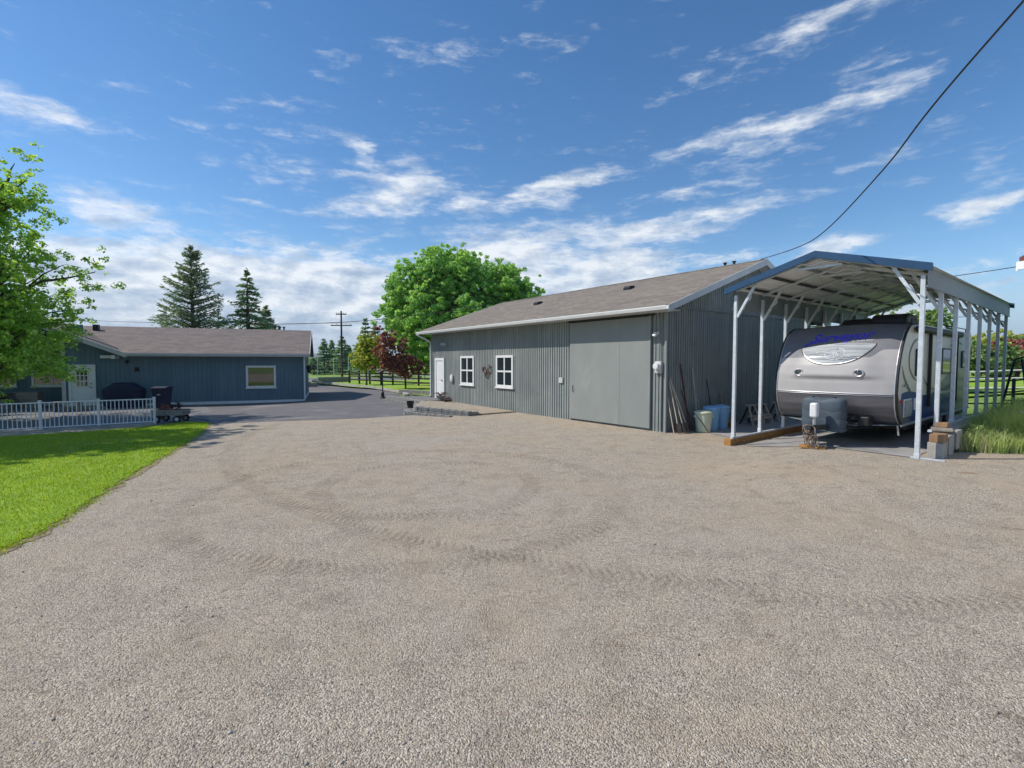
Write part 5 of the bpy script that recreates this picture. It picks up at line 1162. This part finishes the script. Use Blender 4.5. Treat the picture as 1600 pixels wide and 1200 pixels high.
# neighbouring building whose eave corner shows at the right edge
ob = thing('outbuilding', 'white building with red roof edge, only its eave corner in view at right', 'building', (13.33, 8.6, .50), R(6))
M['red_roof'] = pm('red_roof', (.16, .05, .04), (.12, .035, .03), 4, .5)
m = MB(); siding(m, (0, -5), (0, 3), -.6, lambda s: 4.0, out=(-1, 0), pitch=.15); m.box(.02, 5, -5, -4.9, -.6, 4.0); m.box(.02, 5, 2.9, 3, -.6, 4.0); m.box(4.9, 5, -4.9, 2.9, -.6, 4.0); m.build('wall', M['trim_white'], ob)
m = MB(); m.prism_y([(-.75, 4.02), (2.5, 5.5), (5.75, 4.02), (5.75, 4.12), (2.5, 5.62), (-.75, 4.12)], -5.5, 3.35); m.build('roof', M['red_roof'], ob, fixn=True)
m = MB(); m.prism_y([(-.77, 3.80), (2.5, 5.28), (2.5, 5.49), (-.77, 4.01)], 3.352, 3.40); m.box(-.80, -.755, -5.5, 3.35, 3.82, 4.01); m.box(-.755, 0, -5.45, 3.34, 3.86, 3.9); m.build('fascia', M['trim_white'], ob)

# ------------------------------------------------------------------ trees
def limb(m, a, b, r0, r1, rg, n=6, wob=.08):
    a = Vector(a); b = Vector(b); L = (b-a).length; pts = []
    for k in range(n+1):
        f = k/n; p = a.lerp(b, f)+Vector(rg.normal(0, wob*L*.25, 3))*math.sin(math.pi*f)+Vector((0, 0, .06*L*math.sin(math.pi*f))); pts.append(p)
    m.tube(pts, [r0+(r1-r0)*k/n for k in range(n+1)], 7, False); return pts
def decid(name, label, base, crowns, nclump, nleaf, lsize, mat, seed, trunk_r=.18, trunk_h=2.0, cr=.55, group=None, cat='tree', shell=.25, sub=5, rag=.25):
    """crowns: list of (cx,cy,cz,rx,ry,rz) relative to the base"""
    rg = np.random.default_rng(seed); t = thing(name, label, cat, base, 0, group)
    cs = []; rs = []; m = MB(); tp = Vector((0, 0, trunk_h)); m.tube([(0, 0, -.2), (.03, .0, trunk_h*.4), tp], [trunk_r*1.35, trunk_r, trunk_r*.8], 10, False)
    vol = np.array([c[3]*c[4]*c[5] for c in crowns])**.8; vol = vol/vol.sum()
    for ci, (cx, cy, cz, rx, ry, rz_) in enumerate(crowns):
        k = max(4, int(nclump*vol[ci])); c0 = Vector((cx, cy, cz-rz_*.45)); limb(m, tp, c0, trunk_r*.7, trunk_r*.35, rg)
        for i in range(k):
            d = rg.normal(size=3); d /= np.linalg.norm(d); rad = (shell+(1-shell)*rg.random())**.5*(1+rg.normal(0, rag*.35))
            if d[2] < -.3: rad *= .85
            p = np.array([cx+d[0]*rx*rad, cy+d[1]*ry*rad, cz+d[2]*rz_*rad]); r = cr*rg.uniform(.6, 1.3)
            if i % 2 == 0: pts = limb(m, c0, p, trunk_r*.3, .012, rg, 5, .14)
            for s_ in range(sub): cs.append(p+rg.normal(0, r*.75, 3)); rs.append(r*rg.uniform(.22, .55))
    m.build('trunk', M['bark'], t, smooth=True)
    cs = np.array(cs); rs = np.array(rs); cs[:, 2] = np.maximum(cs[:, 2], .5); v, q_ = leaves_np(cs, rs, nleaf, lsize, rg); npmesh('crown', v, q_, mat, t); return t
def W3(px, py, Y): p = P(px, py, Y); return p
# near tree at the left edge, trunk just out of frame
lt = (-20.6, 18.0, -.12)
decid('leafy_tree', 'bright green leafy tree with drooping branches at the left edge over the patio', lt,
      [(.2, 0, 4.6, 3.6, 3.6, 2.6), (1.0, -.6, 2.4, 3.0, 2.8, 1.35), (-.3, 0, 7.2, 2.5, 2.5, 1.9), (1.9, -.5, 2.6, 2.3, 2.2, 1.3), (1.2, 0, 3.6, 2.8, 2.4, 1.0), (.8, .2, 5.8, 2.5, 2.4, .8), (1.7, 0, 8.4, 1.5, 1.5, 1.7), (.2, 0, 8.6, 2.0, 1.8, 1.5)],
      460, 72000, .066, M['leaf_left'], 41, .26, 2.2, .42, rag=.5, sub=9, shell=.12)
decid('leafy_tree', 'leafy tree outside the frame at left whose shade crosses the front lawn', (-19.9, 12.4, -.12), [(0, 0, 6.4, 3.2, 3.0, 2.4), (.6, .6, 8.8, 2.6, 2.8, 1.8)], 280, 42000, .09, M['leaf_left'], 44, .26, 2.4, .45, rag=.4, sub=8)
# big maples behind the workshop
b = W3(697, 565, 42); b2 = W3(770, 565, 44)
decid('maple_tree', 'large round bright green maple behind the left end of the workshop', (b.x, 42, 0), [(0, 0, 5.2, 5.0, 4.6, 4.0), (-.6, 0, 8.0, 3.6, 3.4, 2.6), (.5, 0, 8.8, 2.6, 2.4, 2.1), (-3.3, 0, 6.3, 1.9, 2, 2.0), (-.9, 1, 3.0, 3.5, 2.2, 2.0), (-3.5, .0, 8.3, 1.1, 1.1, .9)], 560, 170000, .098, M['leaf_big'], 7, .35, 2.0, .55, 'maples behind the workshop', sub=9, rag=.12).scale = (1.075, 1.0, 1.075)
decid('maple_tree', 'right hand maple of the pair, rising over the workshop ridge', (b2.x, 44, 0), [(-.3, 0, 8.2, 3.4, 3.2, 2.7), (2.2, 0, 7.2, 2.3, 2.2, 2.5), (0, 0, 5.0, 4.0, 3.8, 3.0), (.8, 0, 9.8, 1.4, 1.3, 1.0)], 340, 100000, .10, M['leaf_big'], 8, .32, 2.4, .55, 'maples behind the workshop', sub=9, rag=.12)
b = W3(572, 565, 46); decid('yellow_tree', 'small round yellow green tree on the far lawn beside the rail fence', (b.x, 46, 0), [(0, 0, 2.6, 1.55, 1.5, 1.75), (.4, 0, 3.4, 1.1, 1.1, 1.0)], 110, 17000, .085, M['leaf_yellow'], 9, .08, 1.0, .34)
b = W3(633, 565, 37.5); decid('plum_tree', 'dark red plum tree with thin trunk between lamp post and workshop', (b.x, 37.5, 0), [(-.1, -.3, 1.75, 1.6, 1.2, .8), (-.9, -.5, 2.7, 1.15, 1.0, 1.1), (-1.3, -.6, 3.7, .7, .6, .8)], 120, 22000, .07, M['leaf_red'], 10, .06, .8, .3)
b = W3(1412, 565, 32); decid('leafy_tree', 'green tree seen between the carport roof and the trailer top', (b.x, 32, .6), [(0, 0, 3.2, 2.3, 2.4, 2.1), (-1.4, 0, 2.6, 2.0, 2.2, 1.8)], 130, 22000, .11, M['leaf_far'], 12, .16, 1.6, .55)
def far_row(specs, group):
    for i, (px, Y, hgt, rad, mt_, lab, cat) in enumerate(specs):
        b_ = W3(px, 565, Y); z0 = H(b_.x, Y)-.05
        decid(cat, lab, (b_.x, Y, z0), [(0, 0, hgt*.58, rad, rad, hgt*.40), (rad*.4, 0, hgt*.75, rad*.6, rad*.6, hgt*.24), (-rad*.5, 0, hgt*.4, rad*.7, rad*.7, hgt*.3)], 80, 11000, .17, M[mt_], 50+i, .12, hgt*.25, rad*.2, group)
far_row([(1505, 60, 4.6, 3.0, 'leaf_far', 'green tree leftmost of the row beyond the right field', 'far_tree'), (1530, 66, 6.0, 3.2, 'leaf_yellow', 'yellowish tree seen between the last carport posts', 'far_tree'), (1552, 58, 4.0, 2.8, 'leaf_far', 'green tree just right of the carport back corner', 'far_tree'),
         (1572, 70, 6.0, 3.0, 'leaf_yellow', 'tall yellow green tree near the right frame edge', 'far_tree'), (1592, 60, 4.8, 2.8, 'leaf_red', 'dark plum coloured tree at the right frame edge', 'far_tree'), (1612, 68, 6.2, 3.4, 'leaf_far', 'green tree cut by the right frame edge', 'far_tree'), (1478, 64, 3.0, 2.6, 'leaf_far', 'low green tree half hidden behind the trailer', 'far_tree')], 'trees beyond the right field')

def conifer(name, label, base, hgt, rad, mat, seed, tiers=26, per=9, droop=.25, z0f=.05, size=.16, nl=90, group=None, power=.9, open_=.0, fork=None):
    rg = np.random.default_rng(seed); t = thing(name, label, 'conifer', base, 0, group); m = MB(); m.tube([(0, 0, -.2), (0, 0, hgt*.5), (0, 0, hgt*.98)], [rad*.075, rad*.045, .02], 8, False)
    C_ = []; A = []; B = []
    for i in range(tiers):
        f = i/(tiers-1); z = hgt*(z0f+(1-z0f)*f*.985); L0 = rad*((1-f)**power)*rg.uniform(.72, 1.12)+.10; a0 = rg.uniform(0, 6.28)
        for k in range(per):
            if rg.random() < open_: continue
            a = a0+k*2*math.pi/per+rg.normal(0, .22); L = L0*rg.uniform(.6, 1.15); dr = droop*rg.uniform(.5, 1.4)
            zz = z+rg.normal(0, hgt*.012); tip = None; pts = []
            for s_ in np.linspace(0, 1, 6):
                pts.append((math.cos(a)*L*s_, math.sin(a)*L*s_, zz-dr*L*s_*s_+.34*L*s_*(1-dr)+.12*L*s_**3))
            m.tube(pts, [.02+.012*rad*(1-j/5) for j in range(6)], 4, False)
            n = max(8, int(nl*(L/rad+.15))); s_ = rg.random(n)**.75*.95+.08
            px_ = np.cos(a)*L*s_; py_ = np.sin(a)*L*s_; pz_ = zz-dr*L*s_*s_+.34*L*s_*(1-dr)+.12*L*s_**3
            spread = .17*L*(1-s_*.55)+.06; off = rg.normal(size=n)*spread
            px_ = px_-np.sin(a)*off+rg.normal(0, .05, n); py_ = py_+np.cos(a)*off+rg.normal(0, .05, n); pz_ = pz_+rg.normal(0, .06, n)-np.abs(off)*.15
            da = a+np.sign(off)*rg.uniform(.2, 1.0, n); dirv = np.c_[np.cos(da), np.sin(da), rg.normal(-.1, .35, n)]; dirv /= np.linalg.norm(dirv, axis=1)[:, None]
            sd_ = np.cross(dirv, rg.normal(size=(n, 3))*np.array([.6, .6, 1])+np.array([0, 0, .8])); sd_ /= np.linalg.norm(sd_, axis=1)[:, None]
            sz = size*rg.uniform(.6, 1.3, n)[:, None]; C_.append(np.c_[px_, py_, pz_]); A.append(dirv*sz); B.append(sd_*sz*.30)
    m.build('trunk', M['bark'], t); C_ = np.concatenate(C_); A = np.concatenate(A); B = np.concatenate(B)
    v = np.stack([C_-A*.4-B*.5, C_+A*.2-B, C_+A, C_+A*.2+B], 1).reshape(-1, 3); npmesh('crown', v, np.arange(len(C_)*4).reshape(-1, 4), mat, t); return t
gC = 'tall conifers behind the house'
b = W3(303, 565, 46); conifer('pine_tree', 'tallest open crowned pine rising behind the house roof', (b.x, 46, -.2), 13.1, 3.7, M['needle'], 21, 26, 10, .04, .16, .17, 125, gC, .58, .22)
b = W3(262, 565, 49); conifer('pine_tree', 'lower thin pine at the left foot of the tallest one', (b.x, 49, -.2), 7.8, 2.3, M['needle'], 22, 15, 8, .1, .2, .18, 55, gC, .6, .3)
b = W3(343, 565, 49); conifer('pine_tree', 'lower pine in the gap between the two tall conifers', (b.x, 49, -.2), 7.2, 2.2, M['needle'], 26, 14, 8, .1, .2, .18, 50, gC, .6, .3)
b = W3(389, 565, 47); conifer('spruce_tree', 'dense spruce with layered drooping branches behind the house ridge', (b.x, 47, -.2), 10.9, 4.3, M['needle2'], 23, 17, 11, .46, .12, .19, 115, gC, .80, .08)
b = W3(417, 565, 50); conifer('pine_tree', 'small pine top at the right of the layered spruce', (b.x, 50, -.2), 7.9, 1.6, M['needle'], 24, 16, 8, .1, .2, .18, 80, gC, .6, .15)
gF = 'far conifers by the road'
for i, (px, py, Y, r, lab) in enumerate(((506, 530, 92, 2.2, 'far conifer leftmost in the group left of the power pole'), (518, 532, 95, 2.0, 'far conifer second from left, just left of the power pole'), (534, 526, 90, 2.6, 'far conifer directly behind the power pole'), (545, 540, 96, 2.2, 'short far conifer right of the power pole'), (571, 498, 78, 2.7, 'tall far conifer top above the yellow tree'), (586, 506, 80, 2.4, 'far conifer top between yellow tree and big maple'), (490, 560, 88, 2.2, 'lowest far conifer next to the house corner'), (559, 538, 88, 2.0, 'far conifer partly behind the yellow tree'))):
    b = P(px, py, Y); conifer('far_conifer', lab, (b.x, Y, -.05), b.z, r, M['needle2'], 60+i, 14, 8, .3, .04, .30, 60, gF, .8, .05)
# distant wood beyond the road, one mass
rg = np.random.default_rng(77); n = 420; xs2 = rg.uniform(-420, 460, n); ys2 = rg.uniform(240, 330, n); hh = rg.uniform(3.0, 7.5, n)
cs = np.c_[xs2, ys2, hh*.45]; v, q_ = leaves_np(cs, hh*.5, 60000, .8, rg, .3, .9); v[:, 2] = np.maximum(v[:, 2], -.05)
tag(npmesh('distant_wood', v, q_, M['leaf_far']), 'band of distant green woodland low on the horizon', 'wood', kind='stuff')

cs = np.c_[rg.uniform(-60, 60, 60), rg.uniform(-52, -42, 60), rg.uniform(2, 4, 60)]; v, q_ = leaves_np(cs, np.full(60, 3.2), 14000, .45, rg, .3, .9); v[:, 2] = np.maximum(v[:, 2], -.05)
tag(npmesh('hedgerow', v, q_, M['leaf_far']), 'hedgerow of dark trees behind the gravel yard, seen only mirrored in windows', 'wood', kind='stuff')
w0 = cdist  # weeds with broad leaves mixed into the bank edge
bx = rng.uniform(9.1, 17, 420); b2_ = np.c_[bx, 10.3+rng.uniform(0, 1.3, 420)]; b2_ = b2_[w0(b2_) > .45]; cz_ = np.array([H(a, c) for a, c in b2_])+rng.uniform(.08, .5, len(b2_))
v, q_ = leaves_np(np.c_[b2_, cz_], np.full(len(b2_), .15), 14000, .035, rng); tag(npmesh('broadleaf_weeds', v, q_, M['weed']), 'broad leaved weeds mixed among the pale grass right of the carport', 'weeds', kind='stuff')
# ------------------------------------------------------------------ road side things
def pole(base, hgt):
    t = thing('power_pole', 'tall dark wooden power pole with two crossarms beyond the driveway', 'power pole', base); m = MB(); m.tube([(0, 0, -.2), (0, 0, hgt)], [.17, .11], 12); m.build('pole', M['wood_dark'], t)
    for z, w_ in ((hgt-.45, .75), (hgt-2.05, 1.5)):
        m = MB(); m.box(-w_, w_, -.06, .06, z-.07, z+.07); c_ = m.build('crossarm', M['wood_dark'], t)
        for x in (-w_*.9, -w_*.45, w_*.45, w_*.9): m = MB(); m.lathe([(.02, .07), (.05, .12), (.03, .16), (.05, .2), (.02, .24)], 8, c=(x, 0, z)); m.build('insulator', M['trim_grey'], c_)
b = P(533, 486, 70); pole((b.x, 70, 0), b.z)
def wire(name, label, pts, r=.012):
    m = MB(); out = []; P_ = [Vector(p) for p in pts]
    for i in range(len(P_)-1):
        p0 = P_[max(0, i-1)]; p1 = P_[i]; p2 = P_[i+1]; p3 = P_[min(len(P_)-1, i+2)]
        for k in range(10):
            t = k/10; out.append(.5*((2*p1)+(p2-p0)*t+(2*p0-5*p1+4*p2-p3)*t*t+(3*p1-p0-3*p2+p3)*t**3))
    out.append(P_[-1]); m.tube(out, r, 5); return tag(m.build(name, M['black']), label, 'wire')
pk = BP(GO-.2, BW/2, rz(BW/2)+.02)
wire('power_cable', 'thick black overhead cable sagging from the workshop gable peak up to the right', [pk, P(1245, 387, 13.2), P(1290, 360, 10.5), P(1380, 265, 7.67), P(1470, 150, 6.0), (4.3, 3.0, 5.75), (2.3, -3, 6.6), (-.5, -12, 8.2)], .012)
wire('service_wire', 'thin wire from the white outbuilding corner towards the workshop', [P(1593, 416, 11.9).lerp(BP(.06, 7.0, 4.72), f)-Vector((0, 0, .5*f*(1-f))) for f in np.linspace(0, 1, 12)], .010)
A0 = Vector((-2.0, 29.9)); A1 = Vector((-50, 60)); wp = []
for px, py in ((757, 477), (700, 487), (640, 494), (600, 498.5), (533, 503.5), (440, 506.5), (350, 506), (200, 503), (130, 500), (60, 496)):
    r_ = (px-800)/F; s_ = (A0.x-r_*A0.y)/(r_*(A1.y-A0.y)-(A1.x-A0.x)); Yw = A0.y+s_*(A1.y-A0.y); wp.append(P(px, py, Yw))
wire('service_wire', 'long thin wire running from the workshop ridge left behind the house roof', wp, .022)
b = P(533, 508, 70)
for dx, dz in ((-1.3, .1), (1.3, .1)):
    wire('line_wire', 'thin line wire on the %s end of the power pole crossarm' % ('left' if dx < 0 else 'right'), [(b.x+dx-95, 70+14, b.z+1.5), (b.x+dx-45, 70+7, b.z-.3+dz), (b.x+dx, 70, b.z+dz+.2), (b.x+dx+45, 70-3, b.z-.5), (b.x+dx+90, 66, b.z+1)], .018)
# short black post at the driveway edge
b = G(598, 622.5, 0); t = thing('lamp_post', 'short black garden post standing alone at the driveway edge', 'post', (b.x, b.y, .0)); m = MB(); m.lathe([(.16, 0), (.16, .05), (.10, .10), (.085, .35), (.05, .40)], 14); m.build('base', M['black'], t); m = MB(); m.tube([(0, 0, .4), (0, 0, 1.45)], .035, 10); m.build('pole', M['black'], t); m = MB(); m.lathe([(.05, 1.45), (.07, 1.5), (.07, 1.58), (.02, 1.64)], 12); m.build('lamp_head', M['black'], t)
# dark board rail fence on the far lawn
fa, fb_ = G(546, 597.5), G(700, 606); t = thing('rail_fence', 'dark brown three rail board fence crossing the far lawn', 'fence', (fa.x, fa.y, .03)); n = 9
for i in range(n):
    p = fa.lerp(fb_, i/(n-1))-fa; m = MB(); m.box(p.x-.07, p.x+.07, p.y-.07, p.y+.07, -.1, 1.18); m.build('post', M['wood_dark'], t)
for z in (.28, .64, 1.0):
    a = Vector((0, -.09, z)); b = fb_-fa+Vector((0, -.09, z)); m = MB(); m.bar(a, b, .035, .13); m.build('rail', M['wood_dark'], t)
fa, fb_ = G(560, 592), G(760, 595); t = thing('rail_fence', 'pale grey rail fence farther back across the field', 'fence', (fa.x, fa.y, .0))
for i in range(12): p = fa.lerp(fb_, i/11)-fa; m = MB(); m.box(p.x-.06, p.x+.06, p.y-.06, p.y+.06, -.1, 1.3); m.build('post', M['trim_grey'], t)
for z in (.5, .85, 1.2): m = MB(); m.bar((0, 0, z), tuple(fb_-fa+Vector((0, 0, z))), .04, .12); m.build('rail', M['trim_grey'], t)
# low walls and netting posts near the road
def lowwall(a, b, h, label): 
    m = MB(); m.bar((a.x, a.y, h/2-.05), (b.x, b.y, h/2-.05), .25, h+.1); tag(m.build('low_wall', M['stone_block'], bevel=.01), label, 'wall', 'low walls by the road')
lowwall(G(497, 596), G(548, 595), .45, 'dark low wall beside the road below the power pole'); lowwall(G(474, 603), G(496, 602.5), .25, 'short low grey curb wall right of the house corner')
t = thing('net_fence', 'tall wire net fence with thin posts left of the power pole', 'fence', (G(470, 597).x, G(470, 597).y, 0)); a = G(470, 597); b = G(545, 594)
for i in range(4): p = a.lerp(b, i/3)-a; m = MB(); m.tube([(p.x, p.y, 0), (p.x, p.y, 2.6)], .04, 8); m.build('post', M['galv'], t)
m = MB(); L_ = (b-a).length; d_ = (b-a)/L_
for k in range(int(L_/.35)): p = d_*(k*.35); m.tube([(p.x, p.y, .05), (p.x, p.y, 2.5)], .006, 3, False)
for k in range(8): m.tube([(0, 0, .1+k*.34), (d_.x*L_, d_.y*L_, .1+k*.34)], .006, 3, False)
m.build('netting', M['galv'], t)
# haze that fades the far hills
hz = MB(); hz.box(-9500, 9500, -3100, 5200, -12, 175); m_ = bpy.data.materials.new('haze'); m_.use_nodes = True; t = N(m_.node_tree); t.n.clear()
vo = t.new('ShaderNodeVolumePrincipled', {'Color': (.80, .88, 1.0, 1), 'Density': .00013, 'Anisotropy': .2}); t.new('ShaderNodeOutputMaterial', {1: vo.outputs[0]})
tag(hz.build('haze', m_), 'thin blue haze in the air before the far hills', 'haze', kind='stuff')
